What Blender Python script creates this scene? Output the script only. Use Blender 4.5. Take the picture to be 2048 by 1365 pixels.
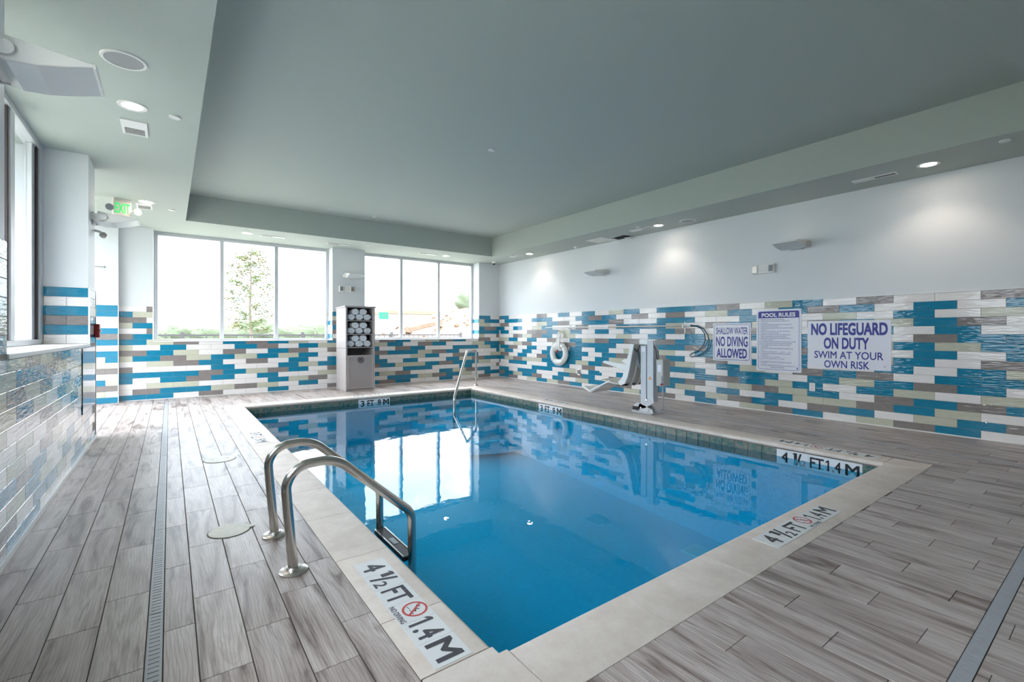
import bpy, bmesh, math, random
from mathutils import Vector, Matrix
PI = math.pi
for o in list(bpy.data.objects):
    bpy.data.objects.remove(o, do_unlink=True)
scene = bpy.context.scene
col = scene.collection

# ------------------------------------------------------------------ camera
F_PX, YAW, CAM_H = 930.9, math.radians(36.327), 1.17
cam_d = bpy.data.cameras.new('camera')
cam = bpy.data.objects.new('camera', cam_d)
col.objects.link(cam)
cam.location = (0, 0, CAM_H)
cam.rotation_euler = (PI / 2, 0, -YAW)
cam_d.sensor_fit = 'HORIZONTAL'
cam_d.sensor_width = 36
cam_d.lens = 36 * F_PX / 2048
cam_d.shift_y = -(682.5 - 667.3) / 2048
cam_d.clip_start = 0.02
cam_d.clip_end = 500
scene.camera = cam

# ------------------------------------------------------------------ light and exposure
scene.view_settings.view_transform = 'Standard'
scene.view_settings.look = 'None'
scene.view_settings.gamma = 1
scene.view_settings.use_curve_mapping = False
scene.view_settings.exposure = 1.98
SKY = 1.6          # horizon radiance of an overcast sky, three times as bright overhead
UPLIGHT_W = 0.03
DOWNLIGHT_W = 6.5
world = bpy.data.worlds.new('sky')
scene.world = world
world.use_nodes = True
wn, wl = world.node_tree.nodes, world.node_tree.links
wn.clear()
w_out = wn.new('ShaderNodeOutputWorld')
w_bg = wn.new('ShaderNodeBackground')
w_tc = wn.new('ShaderNodeTexCoord')
w_mp = wn.new('ShaderNodeMapping')
w_mp.inputs['Scale'].default_value = (1, 1, 2.6)
w_nz = wn.new('ShaderNodeTexNoise')
w_nz.inputs['Scale'].default_value = 4.0
w_nz.inputs['Detail'].default_value = 6
w_rp = wn.new('ShaderNodeValToRGB')
w_rp.color_ramp.elements[0].position = 0.42
w_rp.color_ramp.elements[0].color = (0.68, 0.82, 1.0, 1)
w_rp.color_ramp.elements[1].position = 0.60
w_rp.color_ramp.elements[1].color = (1.0, 0.96, 0.93, 1)
wl.new(w_tc.outputs['Generated'], w_mp.inputs['Vector'])
wl.new(w_mp.outputs['Vector'], w_nz.inputs['Vector'])
wl.new(w_nz.outputs['Fac'], w_rp.inputs['Fac'])
wl.new(w_rp.outputs['Color'], w_bg.inputs['Color'])
w_sp = wn.new('ShaderNodeSeparateXYZ')
w_cl = wn.new('ShaderNodeClamp')
w_ma = wn.new('ShaderNodeMath'); w_ma.operation = 'MULTIPLY_ADD'
w_ma.inputs[1].default_value = 2 * SKY; w_ma.inputs[2].default_value = SKY
wl.new(w_tc.outputs['Generated'], w_sp.inputs[0])
wl.new(w_sp.outputs['Z'], w_cl.inputs['Value'])
wl.new(w_cl.outputs[0], w_ma.inputs[0])
wl.new(w_ma.outputs[0], w_bg.inputs['Strength'])
wl.new(w_bg.outputs['Background'], w_out.inputs['Surface'])

# ------------------------------------------------------------------ materials
def lin(c):
    out = []
    for v in c[:3]:
        v /= 255
        out.append(v / 12.92 if v <= 0.04045 else ((v + 0.055) / 1.055) ** 2.4)
    return (*out, 1)

def new_mat(name):
    m = bpy.data.materials.new(name)
    m.use_nodes = True
    nt = m.node_tree
    return m, nt.nodes, nt.links, nt.nodes['Principled BSDF']

def coords(n, l, scale, rand=True, kind='Object'):
    tc = n.new('ShaderNodeTexCoord')
    mp = n.new('ShaderNodeMapping')
    mp.inputs['Scale'].default_value = scale
    l.new(tc.outputs[kind], mp.inputs['Vector'])
    if rand:
        oi = n.new('ShaderNodeObjectInfo')
        mu = n.new('ShaderNodeMath'); mu.operation = 'MULTIPLY'; mu.inputs[1].default_value = 37.0
        l.new(oi.outputs['Random'], mu.inputs[0])
        cb = n.new('ShaderNodeCombineXYZ')
        for k in range(3):
            l.new(mu.outputs[0], cb.inputs[k])
        l.new(cb.outputs[0], mp.inputs['Location'])
    return mp

def noise(n, l, mp, scale, detail=3, rough=0.5):
    z = n.new('ShaderNodeTexNoise')
    z.inputs['Scale'].default_value = scale
    z.inputs['Detail'].default_value = detail
    z.inputs['Roughness'].default_value = rough
    l.new(mp.outputs['Vector'], z.inputs['Vector'])
    return z

def add_bump(n, l, b, src, strength, dist):
    bp = n.new('ShaderNodeBump')
    bp.inputs['Strength'].default_value = strength
    bp.inputs['Distance'].default_value = dist
    l.new(src, bp.inputs['Height'])
    l.new(bp.outputs['Normal'], b.inputs['Normal'])

def ramp(n, l, src, stops):
    r = n.new('ShaderNodeValToRGB')
    el = r.color_ramp.elements
    while len(el) > 2:
        el.remove(el[-1])
    el[0].position, el[0].color = stops[0][0], stops[0][1]
    el[1].position, el[1].color = stops[1][0], stops[1][1]
    for p, c in stops[2:]:
        e = el.new(p); e.color = c
    l.new(src, r.inputs['Fac'])
    return r

def plain(name, c, rough=0.5, metal=0.0, bump=None, spec=0.5, vary=0.0):
    m, n, l, b = new_mat(name)
    b.inputs['Base Color'].default_value = lin(c)
    b.inputs['Roughness'].default_value = rough
    b.inputs['Metallic'].default_value = metal
    b.inputs['Specular IOR Level'].default_value = spec
    if bump or vary:
        sc, st, di = bump or (30, 0, 0.001)
        mp = coords(n, l, (1, 1, 1), rand=False)
        z = noise(n, l, mp, sc, 3)
        if bump:
            add_bump(n, l, b, z.outputs['Fac'], st, di)
        if vary:
            c0 = [max(0, x * (1 - vary)) for x in lin(c)[:3]] + [1]
            c1 = [min(1, x * (1 + vary)) for x in lin(c)[:3]] + [1]
            r = ramp(n, l, z.outputs['Fac'], [(0.3, c0), (0.7, c1)])
            l.new(r.outputs['Color'], b.inputs['Base Color'])
    return m

def emit(name, c, strength):
    m, n, l, b = new_mat(name)
    b.inputs['Base Color'].default_value = lin(c)
    b.inputs['Emission Color'].default_value = lin(c)
    b.inputs['Emission Strength'].default_value = strength
    return m

def tile_mat(name, c, c2, rough=0.035):
    m, n, l, b = new_mat(name)
    mp = coords(n, l, (8, 8, 55))
    z = noise(n, l, mp, 1.0, 2, 0.45)
    mp2 = coords(n, l, (14, 14, 150))
    z2 = noise(n, l, mp2, 1.0, 4, 0.6)
    r = ramp(n, l, z2.outputs['Fac'], [(0.3, lin(c2)), (0.65, lin(c))])
    l.new(r.outputs['Color'], b.inputs['Base Color'])
    b.inputs['Roughness'].default_value = rough
    b.inputs['Specular IOR Level'].default_value = 0.6
    add_bump(n, l, b, z.outputs['Fac'], 0.6, 0.0058)
    return m

TILE = {
    'B': tile_mat('tile_blue', (22, 138, 172), (14, 112, 148)),
    'W': tile_mat('tile_white', (244, 240, 238), (234, 229, 227)),
    'G': tile_mat('tile_taupe', (146, 138, 135), (124, 116, 114)),
    'S': tile_mat('tile_sage', (205, 205, 186), (188, 189, 170)),
}

def plank_mat():
    m, n, l, b = new_mat('plank_wood_porcelain')
    oi = n.new('ShaderNodeObjectInfo')
    mp = coords(n, l, (9, 1.1, 9))
    z = noise(n, l, mp, 1.0, 5, 0.58)
    z.inputs['Distortion'].default_value = 1.2
    r = ramp(n, l, z.outputs['Fac'], [(0.33, lin((124, 106, 99))), (0.44, lin((186, 171, 165))), (0.60, lin((216, 204, 200))), (0.72, lin((158, 140, 133)))])
    mp1 = coords(n, l, (1, 0.13, 1))
    wv = n.new('ShaderNodeTexWave')
    wv.wave_type = 'BANDS'; wv.bands_direction = 'X'
    wv.inputs['Scale'].default_value = 24; wv.inputs['Distortion'].default_value = 17
    wv.inputs['Detail'].default_value = 2.5; wv.inputs['Detail Scale'].default_value = 0.55; wv.inputs['Detail Roughness'].default_value = 0.6
    l.new(mp1.outputs['Vector'], wv.inputs['Vector'])
    r1 = ramp(n, l, wv.outputs['Fac'], [(0.0, (0.66, 0.62, 0.59, 1)), (0.34, (1, 1, 1, 1))])
    mp2 = coords(n, l, (230, 9, 230))
    z2 = noise(n, l, mp2, 1.0, 2, 0.6)
    r2 = ramp(n, l, z2.outputs['Fac'], [(0.34, (0.80, 0.78, 0.77, 1)), (0.56, (1, 1, 1, 1))])
    rv = ramp(n, l, oi.outputs['Random'], [(0.0, (0.84, 0.83, 0.83, 1)), (1.0, (1, 1, 1, 1))])
    src = r.outputs['Color']
    for q, fac in ((r1, 0.62), (r2, 0.8), (rv, 1.0)):
        mx = n.new('ShaderNodeMix'); mx.data_type = 'RGBA'; mx.blend_type = 'MULTIPLY'
        mx.inputs['Factor'].default_value = fac
        l.new(src, mx.inputs['A']); l.new(q.outputs['Color'], mx.inputs['B'])
        src = mx.outputs['Result']
    l.new(src, b.inputs['Base Color'])
    b.inputs['Roughness'].default_value = 0.38
    add_bump(n, l, b, z2.outputs['Fac'], 0.2, 0.0012)
    return m

def coping_mat():
    m, n, l, b = new_mat('coping_stone_cream')
    mp = coords(n, l, (1, 1, 1))
    z = noise(n, l, mp, 7, 5, 0.65)
    r = ramp(n, l, z.outputs['Fac'], [(0.3, lin((218, 202, 191))), (0.7, lin((238, 225, 215)))])
    v = n.new('ShaderNodeTexVoronoi'); v.inputs['Scale'].default_value = 85
    l.new(mp.outputs['Vector'], v.inputs['Vector'])
    pr = ramp(n, l, v.outputs['Distance'], [(0.10, (0, 0, 0, 1)), (0.22, (1, 1, 1, 1))])
    mx = n.new('ShaderNodeMix'); mx.data_type = 'RGBA'; mx.blend_type = 'MULTIPLY'
    mx.inputs['Factor'].default_value = 0.12
    l.new(r.outputs['Color'], mx.inputs['A']); l.new(pr.outputs['Color'], mx.inputs['B'])
    l.new(mx.outputs['Result'], b.inputs['Base Color'])
    b.inputs['Roughness'].default_value = 0.55
    add_bump(n, l, b, pr.outputs['Color'], 0.2, 0.001)
    return m

def waterline_mat():
    m, n, l, b = new_mat('waterline_slate_glaze')
    mp = coords(n, l, (1, 1, 1))
    z = noise(n, l, mp, 22, 6, 0.7)
    r = ramp(n, l, z.outputs['Fac'], [(0.30, lin((38, 58, 74))), (0.45, lin((78, 116, 108))), (0.58, lin((136, 126, 112))), (0.72, lin((88, 118, 140)))])
    l.new(r.outputs['Color'], b.inputs['Base Color'])
    b.inputs['Roughness'].default_value = 0.18
    add_bump(n, l, b, z.outputs['Fac'], 0.3, 0.003)
    return m

def schlick(n, l, f0):
    lw = n.new('ShaderNodeLayerWeight'); lw.inputs['Blend'].default_value = 0.5
    pw = n.new('ShaderNodeMath'); pw.operation = 'POWER'; pw.inputs[1].default_value = 5.0
    l.new(lw.outputs['Facing'], pw.inputs[0])
    ma = n.new('ShaderNodeMath'); ma.operation = 'MULTIPLY_ADD'
    ma.inputs[1].default_value = 1 - f0; ma.inputs[2].default_value = f0
    l.new(pw.outputs[0], ma.inputs[0])
    return ma.outputs[0]

def clear_mat(name, tint, f0, rough=0.0, ripple=None):
    m = bpy.data.materials.new(name); m.use_nodes = True
    n, l = m.node_tree.nodes, m.node_tree.links
    n.clear()
    out = n.new('ShaderNodeOutputMaterial'); mix = n.new('ShaderNodeMixShader')
    tr = n.new('ShaderNodeBsdfTransparent'); gl = n.new('ShaderNodeBsdfGlossy')
    tr.inputs['Color'].default_value = (*tint, 1)
    gl.inputs['Roughness'].default_value = rough
    l.new(schlick(n, l, f0), mix.inputs['Fac'])
    l.new(tr.outputs[0], mix.inputs[1]); l.new(gl.outputs[0], mix.inputs[2])
    l.new(mix.outputs[0], out.inputs['Surface'])
    if ripple:
        mp = coords(n, l, (1, 1, 1), rand=False)
        z = noise(n, l, mp, ripple[0], 3, 0.5)
        bp = n.new('ShaderNodeBump'); bp.inputs['Strength'].default_value = ripple[1]; bp.inputs['Distance'].default_value = ripple[2]
        l.new(z.outputs['Fac'], bp.inputs['Height'])
        l.new(bp.outputs['Normal'], gl.inputs['Normal'])
    return m

M_PLANK = plank_mat()
M_COPE = coping_mat()
M_WLTILE = waterline_mat()
M_GROUT = plain('grout_grey', (140, 134, 130), 0.8)
M_FGROUT = plain('floor_grout_dark', (84, 78, 74), 0.8)
M_WGROUT = plain('pool_grout', (150, 160, 158), 0.7)
M_WALL = plain('wall_paint_pale_blue', (224, 228, 231), 0.5, bump=(140, 0.08, 0.002))
M_CEIL = plain('ceiling_paint_sage', (182, 190, 183), 0.75, bump=(230, 0.35, 0.004))
M_TRIM = plain('white_trim', (238, 238, 238), 0.35)
M_ALU = plain('window_frame_aluminium', (206, 208, 212), 0.35, 0.25)
M_GASKET = plain('gasket_dark', (62, 54, 56), 0.6)
M_GLASS = clear_mat('window_glass', (0.97, 0.985, 0.98), 0.05)
M_WATER = clear_mat('pool_water', (0.045, 0.60, 0.78), 0.022, 0.0, (5.0, 0.05, 0.02))
M_PLASTER = plain('pool_plaster_blue', (176, 228, 240), 0.6, vary=0.06)
M_STEEL = plain('stainless_steel', (206, 202, 196), 0.2, 1.0, vary=0.05)
M_STEELD = plain('brushed_steel_disc', (196, 190, 184), 0.3, 1.0)
M_WHITEP = plain('white_plastic', (238, 238, 236), 0.4)
M_CREAMP = plain('cream_plastic_lid', (222, 216, 203), 0.5, vary=0.08)
M_GREYP = plain('grey_plastic_drain', (168, 170, 176), 0.4)
M_DARK = plain('painted_dark_depth', (22, 21, 22), 0.8)  # near-black colour stands for unlit depth; drains, vents and hatch aren't hollow
M_BLACK = plain('black_plastic', (26, 25, 27), 0.5)
M_CAB = plain('cabinet_taupe_plastic', (176, 168, 166), 0.55, bump=(160, 0.15, 0.002))
M_CABD = plain('cabinet_door_taupe', (160, 152, 151), 0.55, bump=(160, 0.15, 0.002))
M_TOWEL = plain('white_terry_towel', (240, 240, 244), 0.95, bump=(300, 0.6, 0.004))
M_LIFTG = plain('lift_powder_coat_grey', (204, 207, 212), 0.4)
M_LIFTD = plain('lift_dark_grey', (132, 138, 144), 0.45)
M_SEAT = plain('lift_seat_plastic', (206, 201, 192), 0.5)
M_BOX = plain('control_box_grey', (190, 190, 186), 0.45)
M_SIGN = plain('sign_white', (232, 233, 242), 0.35)
M_NAVY = plain('sign_navy', (44, 50, 146), 0.4)
M_MARK = plain('marker_tile_white', (230, 229, 229), 0.5)
M_INK = plain('marker_ink', (72, 70, 76), 0.6, vary=0.2)
M_INKB = plain('marker_ink_black', (22, 24, 30), 0.5)
M_RED = plain('marker_red', (202, 76, 74), 0.6)
M_ALARM = plain('alarm_red', (150, 22, 26), 0.4)
M_FIXW = plain('fixture_white', (228, 227, 224), 0.4)
M_FIXG = plain('fixture_lens_grey', (206, 212, 212), 0.3)
M_HOSE = plain('life_hook_teal', (18, 74, 98), 0.4)
M_LAMP = emit('downlight_lens', (255, 240, 224), 14)
M_EXIT = emit('exit_green', (14, 200, 92), 0.25)
M_EXITBODY = plain('exit_body', (226, 216, 206), 0.4)
M_GRASS = plain('grass_ground', (138, 135, 120), 0.9, vary=0.2)
M_DIRT = plain('dirt_pile_tan', (132, 102, 80), 0.9, bump=(3, 0.6, 0.2), vary=0.12)
M_ROCK = plain('rock_tan', (128, 108, 92), 0.9, bump=(6, 0.5, 0.1), vary=0.15)
M_FENCE = plain('fence_dark_metal', (70, 66, 68), 0.5)
M_BARK = plain('bark_grey', (128, 116, 104), 0.9)
M_LEAF = plain('leaf_green', (92, 104, 62), 0.7, vary=0.3)
M_LEAF2 = plain('leaf_olive', (118, 108, 66), 0.7, vary=0.3)
M_HEDGE = plain('far_foliage', (82, 92, 70), 0.9, vary=0.3)
M_BUILD = plain('far_building_beige', (150, 138, 128), 0.8)
M_HWY = plain('road_sign_green', (8, 120, 92), 0.5)
M_ORANGE = plain('board_orange', (226, 160, 96), 0.6)

# ------------------------------------------------------------------ mesh helpers
class MB:
    def __init__(s):
        s.v, s.f, s.m = [], [], []
    def _add(s, vs, fs, m=0, M=None):
        o = len(s.v)
        for p in vs:
            p = Vector(p)
            s.v.append(tuple(M @ p) if M else tuple(p))
        for f in fs:
            s.f.append([i + o for i in f]); s.m.append(m)
        return s
    def box(s, x0, x1, y0, y1, z0, z1, m=0, M=None):
        vs = [(x0, y0, z0), (x1, y0, z0), (x1, y1, z0), (x0, y1, z0), (x0, y0, z1), (x1, y0, z1), (x1, y1, z1), (x0, y1, z1)]
        return s._add(vs, [(0, 3, 2, 1), (4, 5, 6, 7), (0, 1, 5, 4), (1, 2, 6, 5), (2, 3, 7, 6), (3, 0, 4, 7)], m, M)
    def cbox(s, c, d, m=0, M=None):
        return s.box(c[0] - d[0] / 2, c[0] + d[0] / 2, c[1] - d[1] / 2, c[1] + d[1] / 2, c[2] - d[2] / 2, c[2] + d[2] / 2, m, M)
    def prism(s, poly, t0, t1, M=None, m=0):          # polygon in local xy, thickness along z
        n = len(poly)
        vs = [(p[0], p[1], t0) for p in poly] + [(p[0], p[1], t1) for p in poly]
        fs = [tuple(range(n))[::-1], tuple(range(n, 2 * n))] + [(i, (i + 1) % n, n + (i + 1) % n, n + i) for i in range(n)]
        return s._add(vs, fs, m, M)
    def tube(s, pts, r, n=12, m=0, M=None, cap=True, closed=False):
        pts = [Vector(p) for p in pts]
        rs = r if isinstance(r, (list, tuple)) else [r] * len(pts)
        N = len(pts)
        tang = []
        for i in range(N):
            a = pts[(i - 1) % N] if (i > 0 or closed) else pts[i]
            b = pts[(i + 1) % N] if (i < N - 1 or closed) else pts[i]
            tang.append((b - a).normalized())
        up = Vector((0, 0, 1)) if abs(tang[0].z) < 0.9 else Vector((1, 0, 0))
        u = tang[0].cross(up).normalized()
        vs, fs = [], []
        for i in range(N):
            t = tang[i]
            u = (u - t * u.dot(t)).normalized()
            w = t.cross(u)
            for k in range(n):
                a = 2 * PI * k / n
                vs.append(pts[i] + (u * math.cos(a) + w * math.sin(a)) * rs[i])
        for i in range(N if closed else N - 1):
            j = (i + 1) % N
            for k in range(n):
                k2 = (k + 1) % n
                fs.append((i * n + k, i * n + k2, j * n + k2, j * n + k))
        if cap and not closed:
            fs.append(tuple(range(n))[::-1]); fs.append(tuple((N - 1) * n + k for k in range(n)))
        return s._add(vs, fs, m, M)
    def lathe(s, prof, n=24, m=0, M=None):             # profile (r, z) about local z
        vs, fs = [], []
        for r, z in prof:
            for k in range(n):
                a = 2 * PI * k / n
                vs.append((r * math.cos(a), r * math.sin(a), z))
        for i in range(len(prof) - 1):
            for k in range(n):
                k2 = (k + 1) % n
                fs.append((i * n + k, i * n + k2, (i + 1) * n + k2, (i + 1) * n + k))
        if prof[0][0] > 1e-6: fs.append(tuple(range(n))[::-1])
        if prof[-1][0] > 1e-6: fs.append(tuple((len(prof) - 1) * n + k for k in range(n)))
        return s._add(vs, fs, m, M)
    def mesh(s, name, mats, smooth=False, bevel=0, seg=1, fixn=True):
        me = bpy.data.meshes.new(name)
        me.from_pydata(s.v, [], s.f)
        for mt in (mats if isinstance(mats, (list, tuple)) else [mats]):
            me.materials.append(mt)
        for p, mi in zip(me.polygons, s.m):
            p.material_index = mi
        if fixn or bevel:
            bm = bmesh.new(); bm.from_mesh(me)
            if fixn:
                bmesh.ops.recalc_face_normals(bm, faces=bm.faces)
            if bevel:
                ed = [e for e in bm.edges if len(e.link_faces) == 2 and e.calc_face_angle(0) > 0.6]
                bmesh.ops.bevel(bm, geom=ed, offset=bevel, segments=seg, affect='EDGES', profile=0.5, clamp_overlap=True)
            bm.to_mesh(me); bm.free()
        if smooth:
            for p in me.polygons: p.use_smooth = True
            me.set_sharp_from_angle(angle=0.7)
        me.update()
        return me
    def build(s, name, mats, parent=None, loc=(0, 0, 0), rot=(0, 0, 0), **kw):
        return put(name, s.mesh(name, mats, **kw), parent, loc, rot)

def put(name, me, parent=None, loc=(0, 0, 0), rot=(0, 0, 0)):
    o = bpy.data.objects.new(name, me)
    col.objects.link(o)
    o.location = loc; o.rotation_euler = rot
    if parent: o.parent = parent
    return o

def tag(o, label=None, cat=None, group=None, kind=None):
    if label: o['label'] = label
    if cat: o['category'] = cat
    if group: o['group'] = group
    if kind: o['kind'] = kind
    return o

def thing(name, label, cat, loc=(0, 0, 0), rz=0, group=None, kind=None):
    o = bpy.data.objects.new(name, None)
    col.objects.link(o)
    o.empty_display_size = 0.1
    o.location = loc; o.rotation_euler = (0, 0, rz)
    return tag(o, label, cat, group, kind)

def copy_tree(o, parent=None):
    c = o.copy(); col.objects.link(c); c.parent = parent
    for ch in list(o.children):
        copy_tree(ch, c)
    return c

def fillet(pts, r, n=8):
    pts = [Vector(p) for p in pts]
    out = [pts[0]]
    for i in range(1, len(pts) - 1):
        a, b, c = pts[i - 1], pts[i], pts[i + 1]
        rr = r[i - 1] if isinstance(r, (list, tuple)) else r
        d1, d2 = (a - b).normalized(), (c - b).normalized()
        ang = d1.angle(d2)
        t = min(rr / math.tan(ang / 2), (a - b).length * 0.49, (c - b).length * 0.49)
        p1, p2 = b + d1 * t, b + d2 * t
        R = t * math.tan(ang / 2)
        ctr = b + (d1 + d2).normalized() * (R / math.sin(ang / 2))
        v1, v2 = p1 - ctr, p2 - ctr
        tot = v1.angle(v2)
        for k in range(n + 1):
            f = k / n
            out.append(ctr + (v1 * math.sin((1 - f) * tot) + v2 * math.sin(f * tot)) / math.sin(tot))
    out.append(pts[-1])
    return out

def rrect(x0, x1, y0, y1, r, n=5):
    out = []
    for cx, cy, a0 in ((x1 - r, y1 - r, 0), (x0 + r, y1 - r, 90), (x0 + r, y0 + r, 180), (x1 - r, y0 + r, 270)):
        for k in range(n + 1):
            a = math.radians(a0 + 90 * k / n)
            out.append((cx + r * math.cos(a), cy + r * math.sin(a)))
    return out

def axes(o, u, v):
    u, v = Vector(u), Vector(v)
    w = u.cross(v)
    return Matrix(((u.x, v.x, w.x, o[0]), (u.y, v.y, w.y, o[1]), (u.z, v.z, w.z, o[2]), (0, 0, 0, 1)))

_txt = {}
def text_geo(s, bold=0.0):
    k = (s, bold)
    if k in _txt: return _txt[k]
    cu = bpy.data.curves.new('txt', 'FONT')
    cu.body = s; cu.size = 1; cu.resolution_u = 3
    ob = bpy.data.objects.new('txt', cu)
    col.objects.link(ob)
    bpy.context.view_layer.update()
    ev = ob.evaluated_get(bpy.context.evaluated_depsgraph_get())
    me = ev.to_mesh()
    vs = [tuple(v.co) for v in me.vertices]
    fs = [tuple(p.vertices) for p in me.polygons]
    ev.to_mesh_clear()
    bpy.data.objects.remove(ob, do_unlink=True); bpy.data.curves.remove(cu)
    if bold > 0:
        n0 = len(vs); base_v, base_f = list(vs), list(fs)
        sh = [(-1, -1), (1, -1), (1, 1), (-1, 1), (0, -1), (0, 1), (-1, 0), (1, 0)]
        for i, (dx, dy) in enumerate(sh):
            vs += [(x + dx * bold, y + dy * bold, 0.00005 * (i + 1)) for x, y, z in base_v]
            fs += [tuple(q + n0 * (i + 1) for q in f) for f in base_f]
    _txt[k] = (vs, fs)
    return vs, fs

def letter(mb, s, M, u0, u1, v0, v1, bold=0.0, h=0.0006, m=0, keep=False):
    vs, fs = text_geo(s, bold)
    xs = [v[0] for v in vs]; ys = [v[1] for v in vs]
    ax, bx, ay, by = min(xs), max(xs), min(ys), max(ys)
    su = (u1 - u0) / (bx - ax); sv = (v1 - v0) / (by - ay)
    if keep: su = min(su, sv * 1.0)
    P = [(u0 + (x - ax) * su, v0 + (y - ay) * sv, h + z_) for x, y, z_ in vs]
    mb._add(P, fs, m, M)

rnd = random.Random(4)
XR, YF, XL, ZS = 7.22, 10.40, -0.685, 3.035
YW = 10.70                      # plane of the far windows
YN = -1.5                       # wall behind the camera
TOP, ROW = 1.643, 0.09665
CX0, CX1, CY0, CY1 = 0.684, 5.480, 1.114, 8.825     # coping outer edge
PX0, PX1, PY0, PY1 = 0.972, 5.190, 1.402, 8.535     # coping inner edge

# ------------------------------------------------------------------ structure: walls
wr = MB(); wr.box(XR, XR + 0.2, YN, YF + 0.45, -0.05, 3.6)
wall_right = tag(wr.build('wall_right', M_WALL), 'long pale wall with mosaic tile lower half and pool signs', 'wall', kind='structure')
wf = MB()
wf.box(-0.70, XR, YF, YF + 0.45, -0.05, 1.02)
for a, b in ((-0.70, -0.235), (2.833, 3.54), (6.567, XR)):
    wf.box(a, b, YF, YF + 0.45, 1.02, 3.6)
wf.box(-1.7, -0.70, 10.27, YF + 0.45, -0.05, 3.6)
wf.box(-0.70, XR, YF, YF + 0.45, 3.045, 3.6)
wall_far = tag(wf.build('wall_far', M_WALL), 'window wall at the far end with tiled base', 'wall', kind='structure')
wl_ = MB()
wl_.box(-1.5, XL, YN, 6.542, -0.05, 1.035)
for a, b in ((YN, -0.45), (2.75, 3.475), (6.542, 7.05)):
    wl_.box(-1.5, XL, a, b, -0.05, 3.6)
wl_.box(-1.5, XL, YN, 7.05, 3.045, 3.6)
wl_.box(-1.7, -1.5, 7.05, 10.27, 3.045, 3.6)
wall_left = tag(wl_.build('wall_left', M_WALL), 'window wall beside the camera with glossy tiled base', 'wall', kind='structure')
wnr = MB(); wnr.box(-1.5, XR + 0.2, YN - 0.2, YN, -0.05, 3.6)
tag(wnr.build('wall_near', plain('near_wall_grey', (186, 182, 179), 0.6)), 'plain pale wall behind the camera', 'wall', kind='structure')

# ceiling: soffit ring round a raised tray
RX0, RX1, RY0, RY1, ZT = 0.214, 6.293, 0.53, 9.38, 3.48
c = MB()
c.box(-1.7, XR + 0.2, YN - 0.2, YF + 0.45, ZT, ZT + 0.12)
c.box(-1.7, RX0, YN - 0.2, YF + 0.3, ZS, ZT)
c.box(RX1, XR + 0.1, YN - 0.2, YF + 0.3, ZS, ZT)
c.box(RX0, RX1, RY1, YF + 0.3, ZS, ZT)
c.box(RX0, RX1, YN - 0.2, RY0, ZS, ZT)
tag(c.build('ceiling', M_CEIL), 'sage green textured ceiling with raised tray over the pool', 'ceiling', kind='structure')

# ------------------------------------------------------------------ tiles
TT = 0.009
_tm = {}
def tile_mesh(w, h, colr):
    k = (round(w, 3), round(h, 3), colr)
    if k not in _tm:
        b = MB(); b.cbox((0, 0, 0), (w, TT, h))
        _tm[k] = b.mesh('tile', TILE[colr], bevel=0.0016)
    return _tm[k]

def lay_tiles(wall, lst, rotz, limit=300):
    """lst: (priority, centre, width, height, colour); rotz turns tile length from x"""
    lst = sorted(lst, key=lambda t: -t[0])
    for pr, cpos, w, h, cc in lst[:limit]:
        put('tile', tile_mesh(w - 0.0028, h - 0.0028, cc), wall, cpos, (0, 0, rotz))
    if len(lst) > limit:
        mb = MB(); keys = 'BWGS'
        for pr, cpos, w, h, cc in lst[limit:]:
            d = (w - 0.0028, TT, h - 0.0028) if rotz == 0 else (TT, w - 0.0028, h - 0.0028)
            mb.cbox(cpos, d, keys.index(cc))
        o = mb.build('tile_field', [TILE[k] for k in keys], wall, fixn=False)
        o['kind'] = 'stuff'

def clip_tiles(seq, lo, hi):
    out = []
    for a, b, cc in seq:
        a, b = max(a, lo), min(b, hi)
        if b - a > 0.012: out.append((a, b, cc))
    return out

# right wall: rows top to bottom; even rows start with the corner sliver, then tiles of 2 half-steps
R_ROWS = [
 'G B W W W G W B W B W S B W B B B G W S B W G W W G B',
 'W B B W B B W W B G B W G W G W S B W B G B W B W B W',
 'S G W W W S B G W B B G W W B B W W B G W S W B W S B',
 'B W B W S B W W G W W B B B S W G B S W G B S B G W S',
 'W B W W G G B S B W B W B W B G W B G S W B B W B W G',
 'W W G S G B W S W W W S W B W B S G B B W B W G B B W',
 'S S B W B W G W B S G B G W G B B G W S B W S B S B W',
 'G W S G W W S G B B B W B B B G B W B G B S W B W B G',
 'S B G W B W B W B W B W S W S W B B W B B W S B W G S',
 'S B W B W B B B B W B G B G B W G W B B W W B W B S W',
 'S G W B W G B B B W B S W B G S W B S W G B G W B B W',
 'B S G S S B B B S B G W B W B B W B B W B S B G B W S',
 'B W B B W W B B W G W W W B W W B G B S B W B S W S G',
 'W W W W B B W S W B W B G W B G W S G S B W G B G B W',
 'B B W B B W W B G B W G S W B S W B W B S S G B S W B',
 'G B S B G W B W S B B G W B W B S G B W G B W S B G W',
 'B B G W S B S G B W W B S B G W B W S G B W S G B W S',
]
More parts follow.
